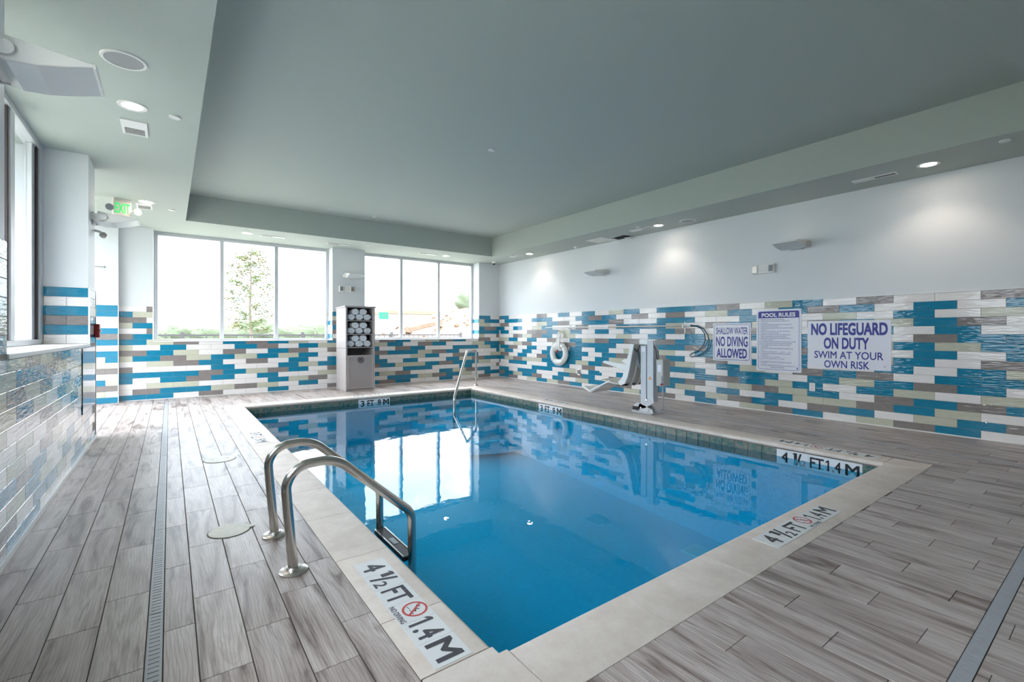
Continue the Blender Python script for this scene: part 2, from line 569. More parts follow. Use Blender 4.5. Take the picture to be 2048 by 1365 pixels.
# fix-ups hidden behind signs keep their reading order; corner at m=0 -> Y 10.336
rt = []
for r, row in enumerate(R_ROWS):
    cs = row.split()
    m0 = -2 if r % 2 == 0 else -1
    z = TOP - ROW * (r + 0.5)
    for j, cc in enumerate(cs):
        a = 10.336 - 0.193 * (m0 + 2 * j)
        b = a - 0.386
        a, b = min(a, YF), max(b, YN)
        if a - b < 0.012: continue
        yc = (a + b) / 2
        rt.append((1 / (yc + 3) ** 2 + (-1 if yc < 0.75 else 0), (XR - TT / 2 - 0.001, yc, z), a - b, ROW, cc))
RT_END = 10.336 - 0.193 * (-1 + 2 * 27)
for r in range(17):
    y = 10.336 - 0.193 * ((-2 if r % 2 == 0 else -1) + 54)
    while y > YN:
        b = max(y - 0.386, YN)
        rt.append((-2, (XR - TT / 2 - 0.001, (y + b) / 2, TOP - ROW * (r + 0.5)), y - b, ROW, rnd.choice('BBWWWGGS')))
        y = b
lay_tiles(wall_right, rt, PI / 2)
g = MB(); g.box(XR - 0.0082, XR, YN, YF, 0, TOP); g.build('grout_bed', M_GROUT, wall_right)
g = MB(); g.box(XR - 0.013, XR, YN, YF, TOP, TOP + 0.008); g.build('edge_trim', M_TRIM, wall_right)
g = MB(); g.box(XR - 0.016, XR, YN, YF, 0, 0.012); g.build('caulk_line', M_TRIM, wall_right)

# far wall rows: pieces from the left corner; x joints at 0.816 + 0.1908 k
def FX(k): return 0.816 + 0.1908 * k
F_ROWS = [
 'W G B B S W B W B W B W S B W W B G W B W S', 'B S B W G W S W B W S S B G W B W S W S B B',
 'G W B W S B G W B W G B W S B W G B S G S W', 'S B W S B W B S W B B B W G B W W S B B G B',
 'W G W B W S W B S W G S B W G B W S B W B B', 'G B S W B W S B W S W W B S W B G W S S W G',
 'B S G W B G B S W B W W G B W S G B W G W', 'S W B W W B G W B S G W S B W G B W W S B B',
 'G B S W G W B G W G W B W G B W W B B S B', 'S B G S B S B S B W G W G B B S G B W W W B',
 'W S G B W G W B W B S B W W S B W G B W S', 'G W W W B W W B S B W S B W B W W B S G B B',
 'B B B G B S G B W G W G B S S B G B B S W', 'B W B G B W B W W S W B W W B B W W B W W G',
 'W S S W W W B S G W B B S G W W B S G B W', 'W G B B S G S W B W S G W B B S G B S W B B',
 'B B W G W W B W W G W B G B W W B W W G W',
]
ft = []
for r, row in enumerate(F_ROWS):
    cs = row.split()
    z1 = TOP - ROW * r; z0 = z1 - ROW
    j0 = -6 if r % 2 == 0 else -7
    edges = [-0.70] + [FX(j0 + 2 * i) for i in range(len(cs) + 3)]
    seq = []
    for i in range(len(edges) - 1):
        seq.append((edges[i], edges[i + 1], cs[i] if i < len(cs) else 'W'))
    if r <= 5:
        # only pillars carry tile above the sill: left, middle, right
        fixed = {0: 'B W', 1: 'S B', 2: 'S W', 3: 'B G', 4: 'B B', 5: 'S W'}
        mid = 'BSGBGW'[r]
        parts = clip_tiles(seq[:3], -0.70, -0.235)
        parts += [(a, b, mid if a < 2.9 else rnd.choice('BWGS')) for a, b, _ in clip_tiles(seq, 2.833, 3.54)]
        right = clip_tiles([(a, b, '?') for a, b, _ in seq] + [(edges[-1], edges[-1] + 0.4, '?')], 6.567, XR)
        fc = {0: 'BWG', 1: 'SBB', 2: 'SWG', 3: 'BGB', 4: 'BBW', 5: 'SWG'}[r]
        parts += [(a, b, fc[min(i, 2)]) for i, (a, b, _) in enumerate(right)]
    else:
        parts = clip_tiles(seq, -0.70, XR)
    for a, b, cc in parts:
        zz1 = min(z1, 1.018) if (r == 6 and a > -0.24 and b < 6.6) else z1
        ft.append((-z1 * 0.02 + (-5 if 2.95 < (a + b) / 2 < 3.35 and z1 < 1.05 else 0) + (b - a) * (zz1 - z0), ((a + b) / 2, YF - TT / 2 - 0.001, (z0 + zz1) / 2), b - a, zz1 - z0, cc))
# projecting bay at the corner (two tiles wide)
for r, row in enumerate(['B', 'BB', 'W', 'WW', 'B', 'GG', 'B', 'WW', 'B', 'SB', 'S', 'GG', 'W', 'BS', 'G', 'SW', 'B']):
    z = TOP - ROW * (r + 0.5)
    sp = [(-1.25, -0.70)] if len(row) == 1 else [(-1.25, -0.865), (-0.865, -0.70)]
    for (a, b), cc in zip(sp, row):
        ft.append((1, ((a + b) / 2, 10.27 - TT / 2 - 0.001, z), b - a, ROW, cc))
# tiles wrapping the window reveals
lay_tiles(wall_far, ft, 0)
rv = []
for xe, cols in ((2.833, 'SWBWWB'), (6.567, 'WBWWBW')):
    for r in range(6):
        z1 = TOP - ROW * r; z0 = max(z1 - ROW, 1.036)
        rv.append((1, (xe - TT / 2 - 0.001, (YF + YW) / 2, (z0 + z1) / 2), YW - YF, z1 - z0, cols[r]))
lay_tiles(wall_far, rv, PI / 2)
g = MB()
g.box(-0.70, XR, YF - 0.0082, YF, 0, 1.018)
for a, b in ((-0.70, -0.235), (2.833, 3.54), (6.567, XR)): g.box(a, b, YF - 0.0082, YF, 1.018, TOP)
g.box(-1.5, -0.70, 10.2618, 10.27, 0, TOP)
g.build('grout_bed', M_GROUT, wall_far)
g = MB()
g.box(-1.5, -0.694, 10.257, 10.27, TOP, TOP + 0.008)
for a, b in ((-0.70, -0.235), (2.833, 3.54), (6.567, XR)): g.box(a, b, YF - 0.013, YF, TOP, TOP + 0.008)
g.box(-0.704, -0.694, 10.258, 10.27, 0, TOP)
g.box(-0.245, -0.235, YF - 0.013, YF, 1.05, TOP)
g.box(-0.70, XR, YF - 0.014, YF, 0, 0.01)
g.build('edge_trim', M_TRIM, wall_far)

# left wall (below the sill) and window reveal
lt = []
L_SPEC = {16: 'GBBWWWBBSB', 15: 'BGWBBSWBWG', 14: 'WSBSWBSWBW', 13: 'GBGBWSBWGB', 12: 'WSWGSWWBWS', 11: 'BWSWGWSWWB',
          10: 'SWWGSWBWSW', 9: 'GSBSWBSBWB', 8: 'SGSGWBWSBW', 7: 'GSBBGSWWBG', 6: 'WSGSGBWWBB'}
for r in range(6, 17):
    z1 = min(TOP - ROW * r, 1.033); z0 = TOP - ROW * (r + 1)
    base = 3.85 - 0.386 if r % 2 == 0 else 3.66 - 0.386
    for j in range(-13, 10):
        a, b = base + 0.386 * (j - 1), base + 0.386 * j
        a, b = max(a, YN), min(b, 7.05)
        if b - a < 0.012: continue
        cc = L_SPEC[r][j] if 0 <= j < 10 else rnd.choice('BWWGSG')
        lt.append((1 / (abs((a + b) / 2 - 3.6) + 1), (XL + TT / 2 + 0.001, (a + b) / 2, (z0 + z1) / 2), b - a, z1 - z0, cc))
for r in range(6):                                   # strip between reveal and corner
    z = TOP - ROW * (r + 0.5)
    lt.append((1, (XL + TT / 2 + 0.001, 6.80, z), 0.50, ROW, 'WSWBWB'[r]))
    lt.append((1, (XL + TT / 2 + 0.001, 3.11, z), 0.72, ROW, 'WSWBGB'[r]))
lay_tiles(wall_left, lt, PI / 2, 290)
rv = []
for r, row in enumerate(['B', 'WW', 'B', 'GG', 'B', 'WW', 'B']):
    z1 = TOP - ROW * r; z0 = max(z1 - ROW, 1.045)
    sp = [(-1.02, XL)] if len(row) == 1 else [(-1.02, -0.852), (-0.852, XL)]
    for (a, b), cc in zip(sp, row):
        rv.append((1, ((a + b) / 2, 6.542 - TT / 2 - 0.001, (z0 + z1) / 2), b - a, z1 - z0, cc))
lay_tiles(wall_left, rv, 0)
g = MB()
g.box(XL, XL + 0.0082, YN, 7.05, 0, 1.035); g.box(XL, XL + 0.0082, 6.542, 7.05, 1.035, TOP); g.box(XL, XL + 0.0082, 2.75, 3.475, 1.035, TOP)
g.build('grout_bed', M_GROUT, wall_left)
g = MB()
g.box(XL, XL + 0.020, YN, 7.05, 0, 0.030)
g.box(XL - 0.004, XL + 0.013, 6.534, 6.546, 1.05, TOP)
g.box(-1.02, XL, 6.529, 6.542, TOP, TOP + 0.008)
g.box(XL, XL + 0.013, 6.542, 7.05, TOP, TOP + 0.008)
g.box(XL - 0.003, XL + 0.013, 7.044, 7.054, 0, TOP)
g.build('edge_trim', M_TRIM, wall_left)

# ------------------------------------------------------------------ floor
drainL = (-0.070, -0.022, 0.385, 9.66)
drainN = (-0.070, 6.095, 0.345, 0.393)
drainR = (6.047, 6.095, 0.393, 9.66)
f = MB()
f.box(-1.7, CX0 + 0.02, YN, YF + 0.2, -0.12, -0.004)
f.box(CX1 - 0.02, XR, YN, YF + 0.2, -0.12, -0.004)
f.box(CX0 + 0.02, CX1 - 0.02, YN, CY0 + 0.02, -0.12, -0.004)
f.box(CX0 + 0.02, CX1 - 0.02, CY1 - 0.02, YF + 0.2, -0.12, -0.004)
floor = tag(f.build('floor', M_FGROUT), 'grey wood-look porcelain plank pool deck', 'floor', kind='structure')
def cut(rs, b):
    out = []
    for (x0, x1, y0, y1) in rs:
        if b[0] >= x1 or b[1] <= x0 or b[2] >= y1 or b[3] <= y0:
            out.append((x0, x1, y0, y1)); continue
        if b[0] > x0: out.append((x0, b[0], y0, y1))
        if b[1] < x1: out.append((b[1], x1, y0, y1))
        mx0, mx1 = max(x0, b[0]), min(x1, b[1])
        if b[2] > y0: out.append((mx0, mx1, y0, b[2]))
        if b[3] < y1: out.append((mx0, mx1, b[3], y1))
    return out
G2 = 0.0022
blocks = [(CX0 - 0.002, CX1 + 0.002, CY0 - 0.002, CY1 + 0.002), tuple(a + s * 0.002 for a, s in zip(drainL, (-1, 1, -1, 1))),
          tuple(a + s * 0.002 for a, s in zip(drainN, (-1, 1, -1, 1))), tuple(a + s * 0.002 for a, s in zip(drainR, (-1, 1, -1, 1)))]
linesX = [-1.626, -1.470, -1.314, -1.158, -1.002, -0.846, -0.690, -0.536, -0.381, -0.226, -0.071, 0.083, 0.241, 0.400, 0.558]
ph = [(i) % 3 for i in range(len(linesX))]
# phase of joints by column: column left edge -0.690 -> .27, -0.536 -> .475, -0.381 -> .065 ...
cols_ = []
for i in range(len(linesX) - 1):
    cols_.append((linesX[i], linesX[i + 1], 0.065 + 0.2008 * ((i - 8) % 3) if linesX[i] < 0 else 0.075 + 0.206 * ((i - 8) % 3)))
k = 0
while 0.558 + 0.1557 * k < XR:
    cols_.append((0.558 + 0.1557 * k, min(0.558 + 0.1557 * (k + 1), XR), (0.1175 + 0.2 * k) % 0.6025))
    k += 1
planks = []
for (x0, x1, p) in cols_:
    y = p - 0.6025 * 4
    while y < YF:
        a, b = max(y, YN), min(y + 0.6025, YF)
        y += 0.6025
        if b - a < 0.02: continue
        if x1 <= XL and b < 7.05: continue
        if x0 < XL < x1 and b < 7.05: rs = [(XL, x1, a, b)]
        else: rs = [(x0, x1, a, b)]
        for bl in blocks: rs = cut(rs, bl)
        for rc in rs:
            if rc[1] - rc[0] > 0.012 and rc[3] - rc[2] > 0.012: planks.append(rc)
def visible_size(rc):
    xc, yc = (rc[0] + rc[1]) / 2, (rc[2] + rc[3]) / 2
    d = xc * math.sin(YAW) + yc * math.cos(YAW); s = xc * math.cos(YAW) - yc * math.sin(YAW)
    if d < 0.7 or abs(s / d) > 1.3 or F_PX * CAM_H / d > 900: return -1
    return (rc[1] - rc[0]) * (rc[3] - rc[2]) / d ** 3
planks.sort(key=visible_size, reverse=True)
_pm = {}
def plank_mesh(w, h):
    k = (round(w, 3), round(h, 3))
    if k not in _pm:
        b = MB(); b.cbox((0, 0, -0.005), (k[0], k[1], 0.010)); _pm[k] = b.mesh('plank', M_PLANK, bevel=0.0012)
    return _pm[k]
for rc in planks[:300]:
    put('plank', plank_mesh(rc[1] - rc[0] - G2 * 1.6, rc[3] - rc[2] - G2), floor, ((rc[0] + rc[1]) / 2, (rc[2] + rc[3]) / 2, 0))
mb = MB()
for rc in planks[300:]:
    mb.box(rc[0] + G2 * 0.8, rc[1] - G2 * 0.8, rc[2] + G2 / 2, rc[3] - G2 / 2, -0.010, 0)
mb.build('plank_field', M_PLANK, floor, fixn=False)['kind'] = 'stuff'

# trench drains
def drain(rect, label):
    x0, x1, y0, y1 = rect
    t = thing('trench_drain', label, 'drain', ((x0 + x1) / 2, (y0 + y1) / 2, 0), 0, 'trench drains round the deck')
    w, L = x1 - x0, y1 - y0
    along_y = L > w
    if not along_y: w, L = L, w
    rot = 0 if along_y else PI / 2
    b = MB(); b.box(-w / 2, w / 2, -L / 2, L / 2, -0.0035, -0.003); b.build('channel', M_DARK, t, rot=(0, 0, rot))
    n = max(1, round(L / 1.02)); sl = L / n
    g = MB(); e = 0.0015; h = sl / 2 - e
    g.box(-w / 2, -0.016, -h, h, -0.003, 0.001); g.box(0.016, w / 2, -h, h, -0.003, 0.001)
    cnt = int(sl / 0.0272); pit = 2 * h / cnt
    for i in range(cnt):
        g.box(-0.016, 0.016, -h + i * pit, -h + (i + 1) * pit - 0.0045, -0.003, 0.001)
    me = g.mesh('grate', M_GREYP, fixn=False)
    for i in range(n):
        q = -L / 2 + (i + 0.5) * sl
        put('grate', me, t, (0, q, 0) if along_y else (-q, 0, 0), (0, 0, rot))
drain(drainL, 'slotted grey trench drain running beside the ladder deck')
drain(drainN, 'slotted grey trench drain across the near deck')
drain(drainR, 'slotted grey trench drain along the lift side of the deck')

# ------------------------------------------------------------------ pool
ZW = -0.125
p = MB()
dn, df = -1.37, -0.95
ww = 0.012                                           # shell behind the waterline tile
def shell_quad(a, b, c_, d): p._add([a, b, c_, d], [(0, 1, 2, 3)])
X0, X1, Y0, Y1 = PX0 + 0.02, PX1 - 0.0, PY0 + 0.02, PY1 - 0.0
T = -0.05
shell_quad((X0, Y0, T), (X0, Y1, T), (X0, Y1, df), (X0, Y0, dn))
shell_quad((X1, Y1, T), (X1, Y0, T), (X1, Y0, dn), (X1, Y1, df))
shell_quad((X1, Y0, T), (X0, Y0, T), (X0, Y0, dn), (X1, Y0, dn))
shell_quad((X0, Y1, T), (X1, Y1, T), (X1, Y1, df), (X0, Y1, df))
shell_quad((X0, Y0, dn), (X0, Y1, df), (X1, Y1, df), (X1, Y0, dn))
pool = tag(p.build('pool', M_PLASTER, fixn=False), 'rectangular blue plaster pool with cream stone coping', 'pool', kind='structure')
b = MB()
for x0, x1, y0, y1 in ((CX0, PX0 + 0.03, CY0, CY1), (PX1 - 0.01, CX1, CY0, CY1), (CX0, CX1, CY0, PY0 + 0.03), (CX0, CX1, PY1 - 0.01, CY1)):
    b.box(x0 + 0.004, (x1 if x1 != PX1 else x1) - 0.004, y0 + 0.004, y1 - 0.004, -0.11, -0.047)
b.build('coping_bed', M_GROUT, pool)

def cope_profile(w):        # local x outwards from pool edge (0) to w, local y = height
    pts = [(w, -0.046), (w, -0.002), (w - 0.004, 0.0)]
    cx, cy, r = 0.024, -0.024, 0.024
    for k in range(7):
        a = PI / 2 + PI * 0.95 * k / 6
        pts.append((cx + r * math.cos(a), cy + r * math.sin(a)))
    pts.append((0.02, -0.046))
    return pts
WD = PX0 - CX0
def cope(length, M):
    b = MB(); b.prism(cope_profile(WD), 0.002, length - 0.002, M)
    b.build('coping_stone', M_COPE, pool, smooth=True)
def seq(vals):
    return list(zip(vals[:-1], vals[1:]))
leftJ = [1.402, 1.448, 1.820, 2.453, 3.087] + [3.087 + 0.6055 * i for i in range(1, 10)]
leftJ[-1] = PY1
for a, bb in seq(leftJ[1:]):
    cope(bb - a, axes((PX0, a, 0), (-1, 0, 0), (0, 0, 1)))          # w = u x v = (0,1,0)
rightJ = [PY0] + [PY0 + (PY1 - PY0) * i / 11 for i in range(1, 12)]
for a, bb in seq(rightJ):
    cope(bb - a, axes((PX1, bb, 0), (1, 0, 0), (0, 0, 1)))           # w = (0,-1,0)
nearJ = [1.010, 1.632, 2.264, 2.885, 3.505, 4.125, 4.745, PX1]
for a, bb in seq(nearJ):
    cope(bb - a, axes((bb, PY0, 0), (0, -1, 0), (0, 0, 1)))          # w = (-1,0,0)
farJ = [PX0] + [PX0 + (PX1 - PX0) * i / 7 for i in range(1, 8)]
for a, bb in seq(farJ):
    cope(bb - a, axes((a, PY1, 0), (0, 1, 0), (0, 0, 1)))            # w = (1,0,0)
for x0, x1, y0, y1 in ((CX0, 1.010, CY0, 1.448), (PX1, CX1, CY0, PY0), (PX1, CX1, PY1, CY1), (CX0, PX0, PY1, CY1)):
    b = MB(); e = 0.002
    if x1 == 1.010:      # L-shaped corner stone keeps the pool corner open
        b.prism([(x0 + e, y0 + e), (x1 - e, y0 + e), (x1 - e, PY0), (PX0, PY0), (PX0, y1 - e), (x0 + e, y1 - e)], -0.046, 0)
    else:
        b.box(x0 + e, x1 - e, y0 + e, y1 - e, -0.046, 0)
    b.build('coping_stone', M_COPE, pool, bevel=0.004, seg=2)

# waterline tiles and depth markers
def wl_row(length, origin, u, skip, name='waterline_tile'):
    n = round(length / 0.152); s = length / n
    me = MB(); me.box(0.0022, s - 0.0022, 0, 0.010, -0.150, 0)
    mesh = me.mesh(name, M_WLTILE, bevel=0.0012)
    ang = math.atan2(u[1], u[0])
    for i in range(n):
        c0, c1 = i * s, (i + 1) * s
        if any(c0 < k1 - 0.02 and c1 > k0 + 0.02 for k0, k1 in skip): continue
        put(name, mesh, pool, (origin[0] + u[0] * c0, origin[1] + u[1] * c0, -0.050), (0, 0, ang))
# local y of tile points to the left of u; choose u so that left = into the pool
N1 = round((PX1 - PX0) / 0.152); S1 = (PX1 - PX0) / N1
N2 = round((PY1 - PY0) / 0.152); S2 = (PY1 - PY0) / N2
def snap(v, s): return round(v / s) * s
fk0 = snap(PX1 - 3.354, S1); fk1 = fk0 + 4 * S1
wl_row(PX1 - PX0, (PX1, PY1, 0), (-1, 0), [(fk0, fk1)])
rk0 = snap(PY1 - 6.236, S2) ; r3 = (snap(5.624 - PY0, S2), snap(5.624 - PY0, S2) + 4 * S2); r4 = (snap(1.499 - PY0, S2), snap(1.499 - PY0, S2) + 5 * S2)
wl_row(PY1 - PY0, (PX1, PY0, 0), (0, 1), [r3, r4])
wl_row(PX1 - PX0, (PX0, PY0 + 0.012, 0), (1, 0), [])
wl_row(PY1 - PY0, (PX0 + 0.012, PY1, 0), (0, -1), [])
b = MB()
b.box(PX0, PX1, PY1 - 0.006, PY1 + 0.01, -0.2, -0.05); b.box(PX1 - 0.006, PX1 + 0.01, PY0, PY1, -0.2, -0.05)
b.build('waterline_grout', M_WGROUT, pool)

def no_diving(mb, M, cu, cv, r):
    n = 28
    for k in range(n):
        a0, a1 = 2 * PI * k / n, 2 * PI * (k + 1) / n
        q = [(cu + rr * math.cos(a), cv + rr * math.sin(a), 0.0007) for rr, a in ((r, a0), (r, a1), (r * 0.82, a1), (r * 0.82, a0))]
        mb._add(q, [(0, 3, 2, 1)], 1, M)
    d = r * 0.09
    for s_ in (0,):
        a = math.radians(128)
        ux, uy = math.cos(a), math.sin(a)
        q = [(cu + ux * r * 0.9 * sg - uy * d * t, cv + uy * r * 0.9 * sg + ux * d * t, 0.0009) for sg, t in ((-1, -1), (1, -1), (1, 1), (-1, 1))]
        mb._add(q, [(0, 1, 2, 3)], 1, M)
    def bar(x0, y0, x1, y1, w):
        dx, dy = x1 - x0, y1 - y0; L = math.hypot(dx, dy); nx, ny = -dy / L * w, dx / L * w
        mb._add([(cu + (x0 + nx) * r, cv + (y0 + ny) * r, 0.0006), (cu + (x0 - nx) * r, cv + (y0 - ny) * r, 0.0006), (cu + (x1 - nx) * r, cv + (y1 - ny) * r, 0.0006), (cu + (x1 + nx) * r, cv + (y1 + ny) * r, 0.0006)], [(0, 1, 2, 3)], 0, M)
    bar(-0.45, 0.45, 0.0, 0.05, 0.08); bar(0.0, 0.05, 0.35, -0.1, 0.06); bar(-0.35, 0.35, -0.1, 0.5, 0.05); bar(0.0, 0.05, 0.2, 0.3, 0.05)
    bar(-0.6, -0.42, -0.2, -0.34, 0.03); bar(-0.1, -0.42, 0.3, -0.34, 0.03); bar(0.3, -0.42, 0.6, -0.36, 0.03)

def marker(items, origin, u, v, du, dv, name, ink):
    """a run of tiles along u starting at origin (lower-left corner as read)"""
    for i, it in enumerate(items):
        o = Vector(origin) + Vector(u) * (du * i)
        M = axes(o, u, v)
        t = MB(); t.box(0.0007, du - 0.0007, 0, dv, 0, 0.0022 if name == 'depth_marker_tile' else 0.011, 0, M)
        tile = t.build(name, M_MARK, pool)
        Ml = axes(o + Vector(u).cross(Vector(v)) * (0.0022 if name == 'depth_marker_tile' else 0.011), u, v)
        L = MB()
        if it == 'NOD':
            no_diving(L, Ml, du * 0.5, dv * 0.62, min(du, dv) * 0.36)
            letter(L, 'NO DIVING', Ml, du * 0.05, du * 0.95, dv * 0.03, dv * 0.19, 0.01)
        else:
            wd = {'4': (0.30, 0.78), '1/2': (0.08, 0.84), 'FT': (0.10, 0.92), '1.4': (0.12, 0.88), 'M': (0.10, 0.86), '3': (0.28, 0.74), '.9': (0.22, 0.82)}.get(it, (0.2, 0.8))
            if it == '1/2':
                letter(L, '1', Ml, du * 0.12, du * 0.32, dv * 0.50, dv * 0.92, 0.015)
                L._add([(du * 0.14, dv * 0.92, 0.0006), (du * 0.04, dv * 0.84, 0.0006), (du * 0.04, dv * 0.78, 0.0006), (du * 0.16, dv * 0.85, 0.0006)], [(0, 1, 2, 3)], 0, Ml)
                letter(L, '/', Ml, du * 0.26, du * 0.60, dv * 0.10, dv * 0.92, 0.015)
                letter(L, '2', Ml, du * 0.56, du * 0.86, dv * 0.10, dv * 0.50, 0.015)
            else:
                if it == '1.4':
                    L._add([(du * 0.12, dv * 0.86, 0.0006), (du * 0.02, dv * 0.74, 0.0006), (du * 0.02, dv * 0.64, 0.0006), (du * 0.14, dv * 0.74, 0.0006)], [(0, 1, 2, 3)], 0, Ml)
                letter(L, it, Ml, du * wd[0], du * wd[1], dv * 0.14, dv * 0.86, 0.018)
        L.build('lettering', [ink, M_RED], tile, fixn=False)
D4 = ['4', '1/2', 'FT', 'NOD', '1.4', 'M']
D3 = ['3', 'FT', 'NOD', '.9', 'M']
zt = 0.0003
marker(D4, (0.743, 2.357, zt), (0, -1, 0), (1, 0, 0), 0.150, 0.150, 'depth_marker_tile', M_INK)
marker(D4, (2.668, 1.178, zt), (1, 0, 0), (0, 1, 0), 0.147, 0.145, 'depth_marker_tile', M_INK)
marker(D4, (5.430, 1.470, zt), (0, 1, 0), (-1, 0, 0), 0.150, 0.150, 'depth_marker_tile', M_INK)
marker(D3, (0.727, 6.240, zt), (0, -1, 0), (1, 0, 0), 0.130, 0.150, 'depth_marker_tile', M_INK)
marker(D3, (3.380, 8.770, zt), (-1, 0, 0), (0, -1, 0), 0.130, 0.150, 'depth_marker_tile', M_INK)
marker(D3, (5.430, 5.640, zt), (0, 1, 0), (-1, 0, 0), 0.130, 0.150, 'depth_marker_tile', M_INK)
marker(['3', 'FT', '.9', 'M'], (PX1 - fk1, PY1, -0.200), (1, 0, 0), (0, 0, 1), S1, 0.150, 'waterline_marker_tile', M_INKB)
marker(['3', 'FT', '.9', 'M'], (PX1, PY0 + r3[1], -0.200), (0, -1, 0), (0, 0, 1), S2, 0.150, 'waterline_marker_tile', M_INKB)
marker(['4', '1/2', 'FT', '1.4', 'M'], (PX1, PY0 + r4[1], -0.200), (0, -1, 0), (0, 0, 1), S2, 0.150, 'waterline_marker_tile', M_INKB)

# entry steps across the far corner, main drain cover
for i, (reach, z) in enumerate(((0.95, -0.36), (1.35, -0.56), (1.75, -0.76))):
    b = MB()
    arc = [(PX1 - 0.001, PY1 - 0.001)]
    arc += [(PX1 - 0.001 - reach * math.sin(a), PY1 - 0.001 - reach * math.cos(a)) for a in [PI / 2 * k / 10 for k in range(11)]]
    b.prism(arc, -0.98, z)
    b.build('pool_step', M_PLASTER, pool)
b = MB(); b.box(4.62, 4.90, 2.84, 3.10, -1.30, -1.262)
b.build('main_drain_cover', M_WHITEP, pool, bevel=0.006)
w = MB(); w._add([(PX0 + 0.004, PY0 + 0.004, ZW), (PX1, PY0 + 0.004, ZW), (PX1, PY1, ZW), (PX0 + 0.004, PY1, ZW)], [(0, 1, 2, 3)])
tag(w.build('pool_water', M_WATER, fixn=False), 'clear blue pool water mirroring the windows', 'water', kind='stuff')

# ------------------------------------------------------------------ windows
def far_window(name, x0, x1, mull, label):
    t = thing(name, label, 'window', (0, 0, 0), kind='structure')
    y0, y1, z0, z1 = YW, YW + 0.10, 1.034, ZS
    b = MB(); b.box(x0, x1, y0, y1, z1 - 0.065, z1); b.build('frame_head', M_ALU, t, bevel=0.004)
    b = MB(); b.box(x0, x1, y0, y1, z0, z0 + 0.036); b.build('frame_sill', M_ALU, t, bevel=0.004)
    xs = [x0] + mull + [x1]
    for x, wd in ((x0, 1), (x1, -1)):
        b = MB(); b.box(min(x, x + wd * 0.06), max(x, x + wd * 0.06), y0 + 0.001, y1, z0 + 0.036, z1 - 0.065); b.build('frame_jamb', M_ALU, t, bevel=0.004)
    for x in mull:
        b = MB(); b.box(x - 0.033, x + 0.033, y0 + 0.001, y1, z0 + 0.036, z1 - 0.065); b.build('mullion', M_ALU, t, bevel=0.004)
    for a, bb in seq(xs):
        b = MB(); b.box(a + 0.02, bb - 0.02, y0 + 0.048, y0 + 0.056, z0 + 0.03, z1 - 0.05); b.build('pane', M_GLASS, t)
    b = MB(); b.box(x0 - (0.0 if x0 < 0 else 0.0), x1, YF - 0.016, YW + 0.02, 1.020, 1.034); b.build('window_sill', M_TRIM, t, bevel=0.003)
far_window('window_1', -0.235, 2.833, [0.824, 1.788], 'far window of three panes framing the young tree')
far_window('window_2', 3.54, 6.567, [4.536, 5.549], 'far window of three panes framing the dirt pile')
def side_window(name, y0, y1, mull, label):
    t = thing(name, label, 'window', (0, 0, 0), kind='structure')
    x1, x0, z0, z1 = -1.02, -1.12, 1.062, ZS
    b = MB(); b.box(x0, x1, y0, y1, z1 - 0.06, z1); b.build('frame_head', M_ALU, t, bevel=0.004)
    b = MB(); b.box(x0, x1, y0, y1, z0, z0 + 0.05); b.build('frame_sill', M_ALU, t, bevel=0.004)
    for y, wd in ((y0, 1), (y1, -1)):
        b = MB(); b.box(x0, x1 - 0.001, min(y, y + wd * 0.14), max(y, y + wd * 0.14), z0 + 0.05, z1 - 0.06); b.build('frame_jamb', M_ALU, t, bevel=0.004)
        b = MB(); b.box(x0 + 0.01, x1 - 0.015, min(y + wd * 0.14, y + wd * 0.20), max(y + wd * 0.14, y + wd * 0.20), z0 + 0.05, z1 - 0.06); b.build('gasket', M_GASKET, t)
        b = MB(); b.box(x0 + 0.02, x1 - 0.03, min(y + wd * 0.20, y + wd * 0.30), max(y + wd * 0.20, y + wd * 0.30), z0 + 0.05, z1 - 0.06); b.build('sash_stile', M_ALU, t, bevel=0.004)
    for y in mull:
        b = MB(); b.box(x0, x1 - 0.001, y - 0.06, y + 0.06, z0 + 0.05, z1 - 0.06); b.build('mullion', M_ALU, t, bevel=0.004)
        b = MB(); b.box(x0 + 0.01, x1 - 0.015, y - 0.105, y - 0.06, z0 + 0.05, z1 - 0.06); b.build('gasket', M_GASKET, t)
    for a, bb in seq([y0] + mull + [y1]):
        b = MB(); b.box(x0 + 0.044, x0 + 0.052, a + 0.03, bb - 0.03, z0 + 0.03, z1 - 0.04); b.build('pane', M_GLASS, t)
    b = MB(); b.box(-1.11, XL + 0.016, y0 + 0.001, y1 - 0.001, 1.035, 1.062); b.build('window_sill', M_TRIM, t, bevel=0.003)
side_window('window_3', 3.475, 6.542, [4.40, 5.42], 'side window nearest the exit with silver frame')
side_window('added_window', -0.45, 2.75, [1.15], 'unseen side window added behind the camera for daylight')  # unseen opening, added so that daylight reaches the near deck
